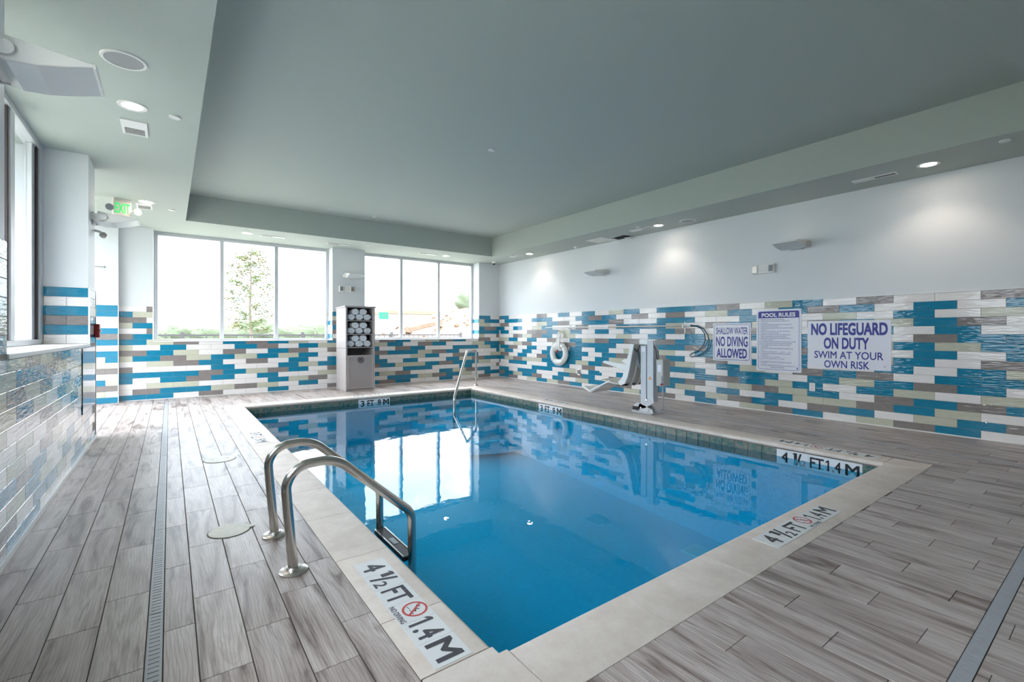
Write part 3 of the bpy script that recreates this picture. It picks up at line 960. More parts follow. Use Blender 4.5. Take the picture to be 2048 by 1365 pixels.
# glazed exit door filling the bay round the corner
t = thing('door_1', 'glazed exit door filling the corner bay', 'door', (0, 0, 0), kind='structure')
x0, x1 = -1.58, -1.50
for a, bb in ((7.05, 7.15), (8.61, 8.71), (10.17, 10.27)):
    b = MB(); b.box(x0, x1, a, bb, 0, ZS); b.build('door_stile', M_ALU, t, bevel=0.004)
for a, bb in ((7.15, 8.61), (8.71, 10.17)):
    b = MB(); b.box(x0, x1, a, bb, 0, 0.18); b.build('door_rail', M_ALU, t, bevel=0.004)
    b = MB(); b.box(x0, x1, a, bb, 2.2, 2.28); b.build('door_rail', M_ALU, t, bevel=0.004)
    b = MB(); b.box(x0, x1, a, bb, ZS - 0.08, ZS); b.build('door_rail', M_ALU, t, bevel=0.004)
    b = MB(); b.box(x0 + 0.035, x0 + 0.043, a - 0.02, bb + 0.02, 0.1, ZS - 0.03); b.build('pane', M_GLASS, t)
    b = MB(); b.tube([(x1 + 0.05, a + 0.1, 1.05), (x1 + 0.05, bb - 0.1, 1.05)], 0.016); b.box(x1, x1 + 0.05, a + 0.12, a + 0.15, 1.035, 1.065); b.box(x1, x1 + 0.05, bb - 0.15, bb - 0.12, 1.035, 1.065)
    b.build('push_bar', M_STEEL, t, smooth=True)

# ------------------------------------------------------------------ pool ladder and handrail
def pool_ladder():
    yn, yf = 2.480, 2.985
    t = thing('pool_ladder', 'stainless steel pool ladder with two arched rails', 'ladder', (0.485, (yn + yf) / 2, 0))
    ox, oy = 0.485, (yn + yf) / 2
    for y in (yn, yf):
        pts = [(0.487, y, 0.0), (0.463, y, 0.34), (0.56, y, 0.575), (0.70, y, 0.545), (1.095, y, 0.165), (1.125, y, -0.05), (1.118, y, -0.9)]
        path = fillet([(a - ox, b - oy, z) for a, b, z in [(0.490, y, 0), (0.448, y, 0.515), (0.690, y, 0.525), (1.112, y, 0.150), (1.122, y, -0.85)]], [0.16, 0.20, 0.10, 0.1], 12)
        b = MB(); b.tube(path, 0.0235, 16); b.build('rail', M_STEEL, t, smooth=True)
        b = MB(); b.lathe([(0.0, 0.0), (0.067, 0.0), (0.067, 0.007), (0.058, 0.014), (0.034, 0.017), (0.028, 0.024), (0.0, 0.024)], 32, 0, Matrix.Translation((0.490 - ox, y - oy, 0.001)))
        b.build('escutcheon', M_STEELD, t, smooth=True)
    for z in (-0.105, -0.36, -0.61):
        b = MB(); b.box(1.070 - ox, 1.145 - ox, yn - oy + 0.022, yf - oy - 0.022, z - 0.028, z)
        tr = b.build('tread', M_BLACK, t, bevel=0.004)
        for x in (1.073, 1.139):
            g = MB(); g.box(x - ox - 0.004, x - ox + 0.004, yn - oy + 0.022, yf - oy - 0.022, z, z + 0.003); g.build('grip_strip', M_STEEL, tr)
        g = MB(); g.box(1.092 - ox, 1.122 - ox, -0.045, 0.045, z, z + 0.002); g.build('tread_logo_pad', M_LIFTD, tr)
pool_ladder()
t = thing('hand_rail', 'single stainless hand rail bent down over the pool entry steps', 'rail', (5.567, 8.943, 0))
path = fillet([(0, 0, 0), (0, 0, 0.785), (-0.69, -0.76, 0.795), (-1.487, -1.663, 0.03), (-1.487, -1.663, -0.70)], [0.09, 0.14, 0.12], 10)
b = MB(); b.tube(path, 0.0235, 16); b.build('rail', M_STEEL, t, smooth=True)
b = MB(); b.lathe([(0.0, 0.0), (0.060, 0.0), (0.060, 0.006), (0.034, 0.018), (0.030, 0.034), (0.0, 0.034)], 28); b.build('escutcheon', M_STEELD, t, smooth=True)

# skimmer lids
for (x, y, r, lab, slots) in ((0.375, 5.085, 0.125, 'round cream skimmer lid with two slots farther along the deck', True), (0.285, 3.215, 0.108, 'round worn cream lid with a pull tab beside the ladder', False)):
    t = thing('skimmer_lid', lab, 'lid', (x, y, 0))
    b = MB(); b.lathe([(0.0, 0.0005), (r - 0.003, 0.0005), (r, 0.002), (r - 0.002, 0.0045), (r - 0.012, 0.005), (0.0, 0.0055)], 40); lid = b.build('cover', M_CREAMP, t, smooth=True)
    b = MB(); b.lathe([(r, 0.0004), (r + 0.005, 0.0004), (r + 0.005, 0.0012), (r, 0.0012)], 40); b.build('gap_ring', M_FGROUT, t)
    if slots:
        for sx in (-0.06, 0.06):
            b = MB(); b.box(sx - 0.016, sx + 0.016, -0.007, 0.007, 0.0052, 0.0062); b.build('slot', M_LIFTD, t)
    else:
        b = MB(); b.prism(rrect(0.075, 0.132, -0.022, 0.022, 0.018), 0.001, 0.006); b.build('pull_tab', M_CREAMP, t)

# ------------------------------------------------------------------ towel cabinet
CW, CD = 0.60, 0.66
t = thing('towel_cabinet', 'tall taupe plastic towel cabinet with open shelves and hamper door', 'cabinet', (3.15, 9.52, 0))
hw = CW / 2
Z = {'base': 0.03, 'op0': 0.725, 's3': 0.892, 's2': 1.158, 's1': 1.436, 'top': 1.70}
for sx in (-1, 1):
    prof = [(0.0, 0.0), (0.0, Z['top']), (0.03, Z['top'])]
    b = MB()
    x0, x1 = (-hw, -hw + 0.035) if sx < 0 else (hw - 0.035, hw)
    b.box(x0, x1, 0.0, CD, 0.0, 0.862); b.build('side_panel', M_CAB, t, bevel=0.006, seg=2)
    b = MB(); b.box(x0, x1, 0.0, CD, 0.866, Z['top']); b.build('side_panel', M_CAB, t, bevel=0.006, seg=2)
b = MB(); b.box(-hw + 0.035, hw - 0.035, CD - 0.03, CD, 0, Z['top']); b.build('back_panel', M_CAB, t)
b = MB(); b.box(-hw + 0.035, hw - 0.035, 0.02, CD - 0.03, 0, 0.03); b.build('floor_panel', M_CAB, t)
for z in (Z['s1'], Z['s2'], Z['s3']):
    b = MB(); b.box(-hw + 0.035, hw - 0.035, 0.008, CD - 0.03, z - 0.018, z); b.build('shelf', M_CABD, t, bevel=0.003)
pts = []
for k in range(13):
    y = -0.02 + (CD + 0.03) * k / 12
    pts.append((y, Z['top'] + 0.030 - 0.024 * (k / 12) ** 2.2))
poly = pts + [(CD + 0.01, Z['top'] - 0.001), (-0.02, Z['top'] - 0.001)]
b = MB(); b.prism(poly, -hw - 0.018, hw + 0.018, axes((0, 0, 0), (0, 1, 0), (0, 0, 1))); b.build('top_cap', M_CAB, t, smooth=True)
b = MB(); b.box(-hw + 0.035, hw - 0.035, 0.004, 0.03, 0.035, Z['op0']); door = b.build('door', M_CABD, t, bevel=0.005, seg=2)
for x0, x1, z0, z1 in ((-hw + 0.04, hw - 0.04, 0.04, 0.068), (-hw + 0.04, hw - 0.04, 0.70, 0.722), (-hw + 0.04, -hw + 0.062, 0.068, 0.70), (hw - 0.062, hw - 0.04, 0.068, 0.70)):
    b = MB(); b.box(x0, x1, -0.002, 0.006, z0, z1); b.build('door_border', M_CAB, door, bevel=0.002)
b = MB()
n = 36; cz, r = 0.625, 0.058
ring = [(0.0 + r * math.cos(2 * PI * k / n), -0.001, cz + r * math.sin(2 * PI * k / n)) for k in range(n)]
b.tube(ring, 0.0055, 6, closed=True)
for i in range(4):
    b.box(-0.03, 0.03, -0.002, 0.004, cz - 0.032 + i * 0.018, cz - 0.023 + i * 0.018)
b.tube([(-0.03, 0.0, cz + 0.035), (0.03, 0.0, cz - 0.02)], 0.004, 6); b.tube([(0.03, 0.0, cz + 0.035), (-0.03, 0.0, cz - 0.02)], 0.004, 6)
b.build('towel_return_emblem', M_GASKET, door)
for z in (0.12, 0.60):
    b = MB(); b.tube([(-hw + 0.034, -0.004, z), (-hw + 0.034, -0.004, z + 0.06)], 0.007, 8); b.build('hinge', M_CABD, door)

# rolled towels, three below two above on each shelf
def towel_mesh():
    b = MB(); R, L = 0.074, 0.44
    n, turns = 40, 2.6
    prof = []
    M = axes((0, 0, 0), (1, 0, 0), (0, 0, 1))
    M = Matrix.Rotation(PI / 2, 4, 'X')            # local z -> -y ... roll axis along y
    b.lathe([(0.0, -L + 0.004), (R - 0.012, -L), (R, -L + 0.014), (R * 1.01, -L / 2), (R, -0.016), (R - 0.010, -0.003), (R * 0.55, -0.008), (0.0, -0.010)], 30, 0, M)
    sp = []
    for k in range(70):
        f_ = k / 69; a = 2 * PI * turns * f_; rr = 0.008 + (R - 0.018) * f_
        sp.append((rr * math.cos(a), 0.004, rr * math.sin(a)))
    b.tube(sp, 0.0065, 6)
    b.tube([(R * 0.96, -0.005, 0.0), (R * 0.99, L - 0.03, 0.012)], 0.006, 6)
    for i, v in enumerate(b.v):
        b.v[i] = (v[0] * 1.06, v[1], v[2] * 0.93)
    return b.mesh('rolled_towel', M_TOWEL, smooth=True)
tm = towel_mesh()
shelf_names = {0: 'top', 1: 'middle', 2: 'bottom'}
for si, z in enumerate((Z['s1'], Z['s2'], Z['s3'])):
    R = 0.069
    spots = [(-0.178, 0, 'left of the lower row'), (-0.005, 0, 'centre of the lower row'), (0.165, 0, 'right of the lower row'), (-0.092, 1, 'left of the two on top'), (0.080, 1, 'right of the two on top')]
    for x, lev, where in spots:
        o = put('rolled_towel', tm, None, (3.15 + x + rnd.uniform(-0.004, 0.004), 9.56 + rnd.uniform(-0.01, 0.012), z + R + lev * 0.122), (0, rnd.uniform(0, 6.2), 0))
        o.rotation_euler = (0, rnd.choice((0, 0.12, -0.12)), 0)
        o.location.z = z + 0.0665 + lev * 0.112; o.scale = (0.93, 1, 0.93)
        tag(o, 'rolled white towel, %s on the %s cabinet shelf' % (where, shelf_names[si]), 'towel', 'rolled towels in the cabinet')

# ------------------------------------------------------------------ pool lift
LX, LY = 5.74, 4.40
t = thing('pool_lift', 'grey motorised pool lift with folded seat beside the water', 'pool lift', (LX, LY, 0))
def P(x, y, z): return (x - LX, y - LY, z)
def lbox(name, m, x0, x1, y0, y1, z0, z1, parent=None, bev=0.006):
    b = MB(); b.box(x0 - LX, x1 - LX, y0 - LY, y1 - LY, z0, z1); return b.build(name, m, parent or t, bevel=bev, seg=2)
b = MB(); b.prism([(x - LX, y - LY) for x, y in ((5.55, 4.50), (5.63, 4.60), (5.93, 4.60), (5.93, 4.24), (5.86, 4.19), (5.57, 4.19))], 0.001, 0.014); base = b.build('base_plate', M_LIFTG, t, bevel=0.002)
for x, y in ((5.60, 4.48), (5.90, 4.56), (5.90, 4.25), (5.61, 4.23)):
    b = MB(); b.lathe([(0, 0.014), (0.014, 0.014), (0.014, 0.024), (0, 0.026)], 6, 0, Matrix.Translation(P(x, y, 0))); b.build('bolt', M_STEEL, base)
# base bracket: two cheeks with a pivot
for x in (5.60, 5.735):
    poly = [(4.19 - LY, 0.014), (4.56 - LY, 0.014), (4.54 - LY, 0.10), (4.46 - LY, 0.15), (4.30 - LY, 0.10), (4.20 - LY, 0.06)]
    b = MB(); b.prism(poly, 0, 0.012, axes((x - LX, 0, 0), (0, 1, 0), (0, 0, 1))); b.build('base_bracket', M_LIFTG, t, bevel=0.002)
lbox('pivot_cover', M_BLACK, 5.585, 5.60, 4.44, 4.55, 0.03, 0.085)
for y, z in ((4.40, 0.075), (4.28, 0.055), (4.30, 0.20)):
    b = MB(); b.tube([P(5.585, y, z), P(5.76, y, z)], 0.014, 12); b.build('pivot_pin', M_STEEL, t, smooth=True)
m1 = lbox('mast', M_LIFTG, 5.615, 5.725, 4.325, 4.425, 0.10, 0.990)
lbox('mast_side_channel', M_LIFTD, 5.63, 5.71, 4.312, 4.325, 0.12, 0.975, m1, 0.002)
lbox('mast_label', M_SIGN, 5.6135, 5.615, 4.345, 4.405, 0.90, 0.965, m1, 0)
m2 = lbox('mast', M_LIFTG, 5.615, 5.725, 4.200, 4.310, 0.18, 1.064)
b = MB(); b.prism([(4.225 - LY, 0.50), (4.285 - LY, 0.50), (4.255 - LY, 0.555)], 0, 0.0015, axes((5.6135 - LX, 0, 0), (0, 1, 0), (0, 0, 1))); b.build('warning_label', M_ORANGE, m2)
# lower link from first mast across to the second
b = MB(); b.prism([(4.445 - LY, 0.055), (4.445 - LY, 0.115), (4.35 - LY, 0.20), (4.19 - LY, 0.26), (4.18 - LY, 0.17), (4.33 - LY, 0.075)], 0, 0.012, axes((5.60 - LX, 0, 0), (0, 1, 0), (0, 0, 1))); b.build('lower_link', M_LIFTG, t, bevel=0.002)
# head block joining both masts, with seat arm going towards the chair
lbox('head_block', M_WHITEP, 5.64, 5.76, 4.19, 4.47, 1.005, 1.075)
b = MB(); b.tube([P(5.70, 4.30, 1.03), P(5.80, 4.46, 1.02), P(5.80, 4.50, 0.80)], 0.028, 12); b.build('seat_arm', M_LIFTG, t, smooth=True)
lbox('actuator', M_LIFTD, 5.74, 5.80, 4.235, 4.285, 0.30, 0.92)
# control box with battery and cable
cb = lbox('control_box', M_BOX, 5.63, 5.80, 4.045, 4.165, 0.415, 0.800, None, 0.012)
lbox('control_panel', M_SIGN, 5.6285, 5.63, 4.075, 4.135, 0.62, 0.72, cb, 0)
lbox('keypad', M_LIFTD, 5.6285, 5.63, 4.05, 4.075, 0.46, 0.56, cb, 0)
b = MB(); b.lathe([(0, 0), (0.016, 0), (0.016, 0.018), (0, 0.022)], 16, 0, axes(P(5.629, 4.062, 0.445), (0, 0, 1), (0, 1, 0))); b.build('stop_button', M_ALARM, cb, smooth=True)
lbox('box_bracket', M_LIFTD, 5.66, 5.74, 4.165, 4.20, 0.52, 0.78)
b = MB(); b.tube([P(5.70, 4.10, 0.42), P(5.70, 4.10, 0.10), P(5.72, 4.16, 0.03)], 0.011, 8); b.build('cable', M_GREYP, t, smooth=True)
b = MB(); b.tube(fillet([P(5.62, 4.19, 0.99), P(5.60, 4.14, 0.93), P(5.62, 4.14, 0.80), P(5.66, 4.11, 0.78)], 0.03, 4), 0.006, 6); b.build('cable', M_BLACK, t, smooth=True)
# seat: shell profile in y-z, swept across x with raised side wings
prof = [(4.520, 1.015), (4.560, 0.85), (4.600, 0.66), (4.640, 0.52), (4.690, 0.425), (4.760, 0.400), (4.90, 0.405), (5.04, 0.425), (5.16, 0.440)]
def thick(pr, th):
    out = []
    for i, (y, z) in enumerate(pr):
        a = pr[max(i - 1, 0)]; c_ = pr[min(i + 1, len(pr) - 1)]
        dy, dz = c_[0] - a[0], c_[1] - a[1]; L = math.hypot(dy, dz)
        out.append((y + dz / L * th, z - dy / L * th))
    return out
MX = lambda x: axes((x - LX, -LY, 0), (0, 1, 0), (0, 0, 1))
b = MB(); b.prism(prof + thick(prof, 0.022)[::-1], 0, 0.44, MX(5.565)); seat = b.build('seat_shell', M_SEAT, t, smooth=True)
for x in (5.545, 6.005):
    wing = prof[:6]
    outer = [(y + 0.042 + 0.025 * (i in (2, 3, 4)), z + (0.03 if i > 3 else 0)) for i, (y, z) in enumerate(wing)]
    b = MB(); b.prism(outer + thick(wing, 0.03)[::-1], 0, 0.022, MX(x)); b.build('side_wing', M_WHITEP, seat, bevel=0.004)
    b = MB(); b.prism([(4.60, 0.628), (4.66, 0.615), (4.90, 0.660), (5.10, 0.702), (5.105, 0.728), (5.06, 0.738), (4.80, 0.712), (4.60, 0.690)], 0, 0.030, MX(x - 0.004)); b.build('armrest', M_WHITEP, seat, bevel=0.006, seg=2)
for x in (5.70, 5.86):
    b = MB(); b.tube([P(x, y_, z_) for y_, z_ in thick(prof, 0.034)[:6]], 0.020, 10); b.build('back_rib', M_SEAT, seat, smooth=True)
b = MB(); b.prism([(4.70, 0.372), (4.80, 0.36), (4.98, 0.395), (4.98, 0.41), (4.76, 0.388)], 0, 0.42, MX(5.575)); b.build('seat_underside', M_BLACK, seat)
b = MB(); b.prism(rrect(-0.15, 0.15, -0.17, 0.17, 0.05), -0.03, 0.0, Matrix.Translation(P(5.785, 4.515, 0.80)) @ Matrix.Rotation(math.radians(-102), 4, 'X')); b.build('back_plate', M_LIFTD, seat, bevel=0.004)
legp = [(5.02, 0.425), (5.16, 0.345), (5.42, 0.215), (5.53, 0.262), (5.56, 0.285)]
b = MB(); b.prism(legp + thick(legp, 0.020)[::-1], 0, 0.40, MX(5.585)); b.build('footrest', M_WHITEP, t, smooth=True)
for x in (5.575, 5.985):
    b = MB(); b.tube([P(x, 4.98, 0.425), P(x, 5.42, 0.225), P(x, 5.55, 0.285)], 0.013, 8); b.build('footrest_tube', M_WHITEP, t, smooth=True)
b = MB(); b.tube(fillet([P(5.60, 4.56, 0.99), P(5.58, 4.50, 0.93), P(5.60, 4.46, 0.88), P(5.62, 4.44, 1.0)], 0.03, 4), 0.007, 6); b.build('seat_strap', M_BLACK, seat, smooth=True)

# ------------------------------------------------------------------ signs on the right wall (u runs towards the camera)
def wall_sign(name, label, y0, y1, z0, z1, rad=0.02):
    t = thing(name, label, 'sign', (XR - 0.011, (y0 + y1) / 2, (z0 + z1) / 2), 0)
    W, H = y0 - y1, z1 - z0
    Mx = axes((0, 0, 0), (0, -1, 0), (0, 0, 1))
    b = MB(); b.prism(rrect(-W / 2, W / 2, -H / 2, H / 2, rad), 0, 0.004, Mx); b.build('board', M_SIGN, t)
    return t, W, H, axes((-0.0042, 0, 0), (0, -1, 0), (0, 0, 1))
def border(mb, M, W, H, ins, wd, r):
    o = rrect(-W / 2 + ins, W / 2 - ins, -H / 2 + ins, H / 2 - ins, r); i_ = rrect(-W / 2 + ins + wd, W / 2 - ins - wd, -H / 2 + ins + wd, H / 2 - ins - wd, r - wd)
    n = len(o)
    mb._add([(*q, 0.0005) for q in o] + [(*q, 0.0005) for q in i_], [(k, (k + 1) % n, n + (k + 1) % n, n + k) for k in range(n)], 0, M)
t, W, H, M = wall_sign('pool_sign', 'SHALLOW WATER NO DIVING ALLOWED sign in blue letters with rounded border', 4.214, 3.594, 0.728, 1.332)
b = MB(); border(b, M, W, H, 0.018, 0.006, 0.035); b.build('border', M_NAVY, t, fixn=False)
b = MB()
letter(b, 'SHALLOW WATER', M, -0.255, 0.262, 0.125, 0.235, 0.012)
letter(b, 'NO DIVING', M, -0.255, 0.262, -0.070, 0.090, 0.02)
letter(b, 'ALLOWED', M, -0.245, 0.250, -0.252, -0.100, 0.025)
b.build('lettering', M_NAVY, t, fixn=False)
b = MB(); letter(b, 'SW', M, 0.225, 0.255, -0.275, -0.262, 0.01); b.build('maker_mark', M_NAVY, t, fixn=False)

t, W, H, M = wall_sign('pool_sign', 'tall POOL RULES sign listing numbered rules in small print', 3.508, 2.883, 0.608, 1.525, 0.012)
b = MB(); border(b, M, W, H, 0.026, 0.005, 0.025); b.build('border', M_NAVY, t, fixn=False)
b = MB(); b._add([(*q, 0.0004) for q in [(W / 2 - 0.028, H / 2 - 0.128)] + [(x, y) for x, y in rrect(-W / 2 + 0.028, W / 2 - 0.028, H / 2 - 0.15, H / 2 - 0.028, 0.022)[:12]] + [(-W / 2 + 0.028, H / 2 - 0.128)]], [tuple(range(14))], 0, M); b.build('header_band', M_NAVY, t, fixn=False)
b = MB(); letter(b, 'POOL RULES', M, -0.235, 0.235, H / 2 - 0.112, H / 2 - 0.052, 0.03, 0.001); b.build('heading', M_SIGN, t, fixn=False)
rules = ['1. THERE SHOULD BE NO SOLO SWIMMING.', '2. THERE SHOULD BE NO RUNNING, HORSEPLAY OR', '    ROUGH PLAY.', '3. NO PERSON UNDER THE INFLUENCE OF ALCOHOL OR', '    DRUGS SHOULD USE THE POOL.', '4. THERE SHOULD BE NO SPITTING OR BLOWING NOSE IN', '    THE POOL.', '5. PERSONS WITH DIARRHEA, ILLNESS, OR NAUSEA', '    SHOULD NOT ENTER THE POOL.', '6. PERSONS WITH SKIN, EYE, EAR OR RESPIRATORY', '    INFECTIONS SHOULD NOT ENTER THE POOL.', '7. PERSONS WITH OPEN LESIONS OR WOUNDS SHOULD', '    NOT ENTER THE POOL.', '8. NO ANIMALS OR PETS ALLOWED IN THE POOL ENCLOSURE.', '9. NO GLASS ALLOWED IN THE POOL OR ON THE DECK.', '10. NO CHILDREN SHOULD BE IN THE POOL WITHOUT', '    SUPERVISION.', '11. YOU SHOULD TAKE A SHOWER BEFORE ENTERING THE', '    POOL.', '12. THE POOL IS OPEN FROM ____ AM TO ____ PM.', '13. THE MAXIMUM NUMBER OF SWIMMERS ALLOWED IN', '    THE POOL IS', '14. A FIRST AID KIT IS LOCATED ______________', '15. LIFE SAVING EQUIPMENT IS LOCATED', '    AT ______________________________', '16. AN EMERGENCY PHONE OR THE NEAREST PHONE IS', '    LOCATED ______________________', '17. THE POOL OPERATOR OF RECORD AT THIS FACILITY IS', '               CERTIFICATION NUMBER']
b = MB()
for i, s_ in enumerate(rules):
    vtop = H / 2 - 0.142 - i * 0.0253
    n_ind = len(s_) - len(s_.lstrip())
    u0 = -W / 2 + 0.045 + (0.022 if n_ind == 4 else 0.16 if n_ind > 4 else 0)
    wd = len(s_.strip()) * 0.0098
    letter(b, s_.strip(), M, u0, min(u0 + wd, W / 2 - 0.04), vtop - 0.0145, vtop, 0.004, 0.0005)
b.build('small_print', M_NAVY, t, fixn=False)
b = MB(); b._add([(W / 2 - 0.062, -H / 2 + 0.045, 0.0005), (W / 2 - 0.045, -H / 2 + 0.045, 0.0005), (W / 2 - 0.048, -H / 2 + 0.075, 0.0005), (W / 2 - 0.059, -H / 2 + 0.075, 0.0005)], [(0, 1, 2, 3)], 0, M); b.build('maker_mark', M_NAVY, t, fixn=False)

t, W, H, M = wall_sign('pool_sign', 'wide NO LIFEGUARD ON DUTY swim at your own risk sign', 2.801, 1.863, 0.700, 1.340, 0.003)
b = MB()
letter(b, 'NO LIFEGUARD', M, -0.425, 0.435, 0.125, 0.290, 0.035)
letter(b, 'ON DUTY', M, -0.270, 0.240, -0.060, 0.095, 0.03)
letter(b, 'SWIM AT YOUR', M, -0.385, 0.390, -0.190, -0.090, 0.012)
letter(b, 'OWN RISK', M, -0.265, 0.245, -0.315, -0.215, 0.014)
b.build('lettering', M_NAVY, t, fixn=False)
b = MB(); letter(b, 'SW', M, 0.395, 0.412, -0.278, -0.262, 0.01); b.build('maker_mark', M_NAVY, t, fixn=False)

# outlets on the right wall
for y, z, lab in ((2.745, 0.422, 'white duplex outlet below the lifeguard sign'), (6.690, 0.415, 'white outlet cover behind the pool lift seat')):
    t = thing('wall_outlet', lab, 'outlet', (XR - 0.010, y, z))
    b = MB(); b.box(-0.006, 0, -0.036, 0.036, -0.058, 0.058); b.build('cover_plate', M_WHITEP, t, bevel=0.002)
    for dz in (-0.024, 0.024):
        b = MB(); b.prism(rrect(-0.016, 0.016, dz - 0.013, dz + 0.013, 0.006), 0, 0.0015, axes((-0.006, 0, 0), (0, -1, 0), (0, 0, 1))); r_ = b.build('receptacle', M_FIXW, t)
        for dy in (-0.006, 0.006):
            b = MB(); b.box(-0.0082, -0.0074, dy - 0.0012, dy + 0.0012, dz - 0.004, dz + 0.005); b.build('slot', M_BLACK, r_)

# ring buoy
t = thing('ring_buoy', 'white ring buoy with rope hanging on the mosaic wall', 'ring buoy', (XR - 0.075, 7.90, 0.715))
b = MB()
b.tube([(0, 0.215 * math.cos(2 * PI * k / 40), 0.200 * math.sin(2 * PI * k / 40)) for k in range(40)], 0.064, 14, closed=True); ringo = b.build('ring', M_WHITEP, t, smooth=True)
for a in (45, 135, 225, 315):
    ca, sa = math.cos(math.radians(a)), math.sin(math.radians(a))
    b = MB(); b.tube([(0.067 * math.cos(2 * PI * k / 16), (0.215 + 0.067 * math.sin(2 * PI * k / 16)) * ca, (0.200 + 0.067 * math.sin(2 * PI * k / 16)) * sa) for k in range(16)], 0.007, 6, closed=True); b.build('rope_binding', M_FIXW, ringo, smooth=True)
b = MB()
for k in range(4):
    a0 = math.radians(45 + 90 * k); a1 = math.radians(135 + 90 * k)
    pts = []
    for q in range(9):
        a = a0 + (a1 - a0) * q / 8; e = 0.012 * math.sin(PI * q / 8)
        pts.append((-0.02, (0.283 + e) * math.cos(a), (0.268 + e) * math.sin(a)))
    b.tube(pts, 0.006, 6)
b.build('grab_rope', M_FIXW, ringo, smooth=True)
b = MB()
for k in range(7):                                    # coiled throw rope hanging from the hook above
    y = -0.045 + 0.015 * k
    b.tube(fillet([(-0.03 + 0.008 * (k % 3), y * 0.6 - 0.02, 0.48), (-0.045, y - 0.02, 0.34), (-0.07, y * 1.4 - 0.01, 0.16), (-0.05, y * 2.4, 0.06)], 0.05, 4), 0.011, 8)
b.tube([(-0.03, 0.04, 0.42), (-0.05, 0.03, 0.37), (-0.05, -0.07, 0.365), (-0.03, -0.08, 0.41)], 0.012, 8)
b.build('rope_coil', M_WHITEP, t, smooth=True)
b = MB(); b.tube([(0.07, -0.02, 0.50), (-0.035, -0.02, 0.50), (-0.035, -0.02, 0.53)], 0.009, 8); b.build('hook', M_STEEL, t, smooth=True)
b = MB(); b.lathe([(0, -0.012), (0.03, -0.010), (0.036, 0), (0.03, 0.010), (0, 0.012)], 16, 0, axes((-0.075, -0.005, 0.045), (0, 1, 0), (0, 0, 1))); b.build('red_float', M_ALARM, t, smooth=True)
b = MB(); b.tube([(0.02, 0.10, -0.17), (0.0, 0.20, -0.22), (-0.02, 0.26, -0.15), (0.0, 0.22, -0.10)], 0.007, 6); b.build('rope_tail', M_FIXW, t, smooth=True)

# round wall fitting
t = thing('wall_fitting', 'round grey metal fitting low on the mosaic wall', 'wall fitting', (XR - 0.010, 7.328, 0.320))
b = MB(); b.lathe([(0, 0), (0.072, 0), (0.072, 0.008), (0.060, 0.014), (0.050, 0.010), (0, 0.010)], 28, 0, axes((0, 0, 0), (0, 0, 1), (0, 1, 0))); b.build('flange', M_STEELD, t, smooth=True)
b = MB(); b.lathe([(0, 0.010), (0.045, 0.010), (0.040, 0.016), (0, 0.018)], 20, 0, axes((0, 0, 0), (0, 0, 1), (0, 1, 0))); b.build('cap', M_LIFTD, t, smooth=True)

# rescue pole with life hook on brackets
t = thing('rescue_pole', 'long white rescue pole with teal life hook on the mosaic wall', 'rescue pole', (XR - 0.05, 4.60, 1.303))
b = MB(); b.tube([(0, 3.80, 0.0), (0, 1.80, 0.0)], 0.013, 12); b.build('pole_section', M_WHITEP, t, smooth=True)
b = MB(); b.tube([(0, 1.85, 0.0), (0, 0.12, 0.0)], 0.017, 12); b.build('pole_section', M_STEEL, t, smooth=True)
b = MB(); b.tube([(0, 0.16, 0.0), (0, -0.005, 0.0)], 0.022, 12); b.build('hook_socket', M_LIFTG, t, smooth=True)
pts = [(4.605, 1.306), (4.47, 1.300), (4.36, 1.250), (4.285, 1.150), (4.262, 1.040), (4.29, 0.925), (4.37, 0.840), (4.48, 0.785), (4.58, 0.770), (4.612, 0.792), (4.585, 0.825), (4.47, 0.875), (4.375, 0.955), (4.325, 1.06), (4.335, 1.165), (4.40, 1.250), (4.49, 1.288), (4.605, 1.296)]
b = MB(); b.tube([(-0.01 * math.sin(i), y - 4.60, z - 1.303) for i, (y, z) in enumerate(pts)], 0.0085, 8); b.build('life_hook', M_HOSE, t, smooth=True)
for y in (0.13, 3.0):
    b = MB(); b.box(0.03, 0.042, y - 0.012, y + 0.012, -0.14, 0.06); b.box(-0.03, 0.03, y - 0.012, y + 0.012, -0.030, -0.019); b.box(-0.036, -0.028, y - 0.012, y + 0.012, -0.030, 0.012)
    b.build('bracket', M_WHITEP, t)

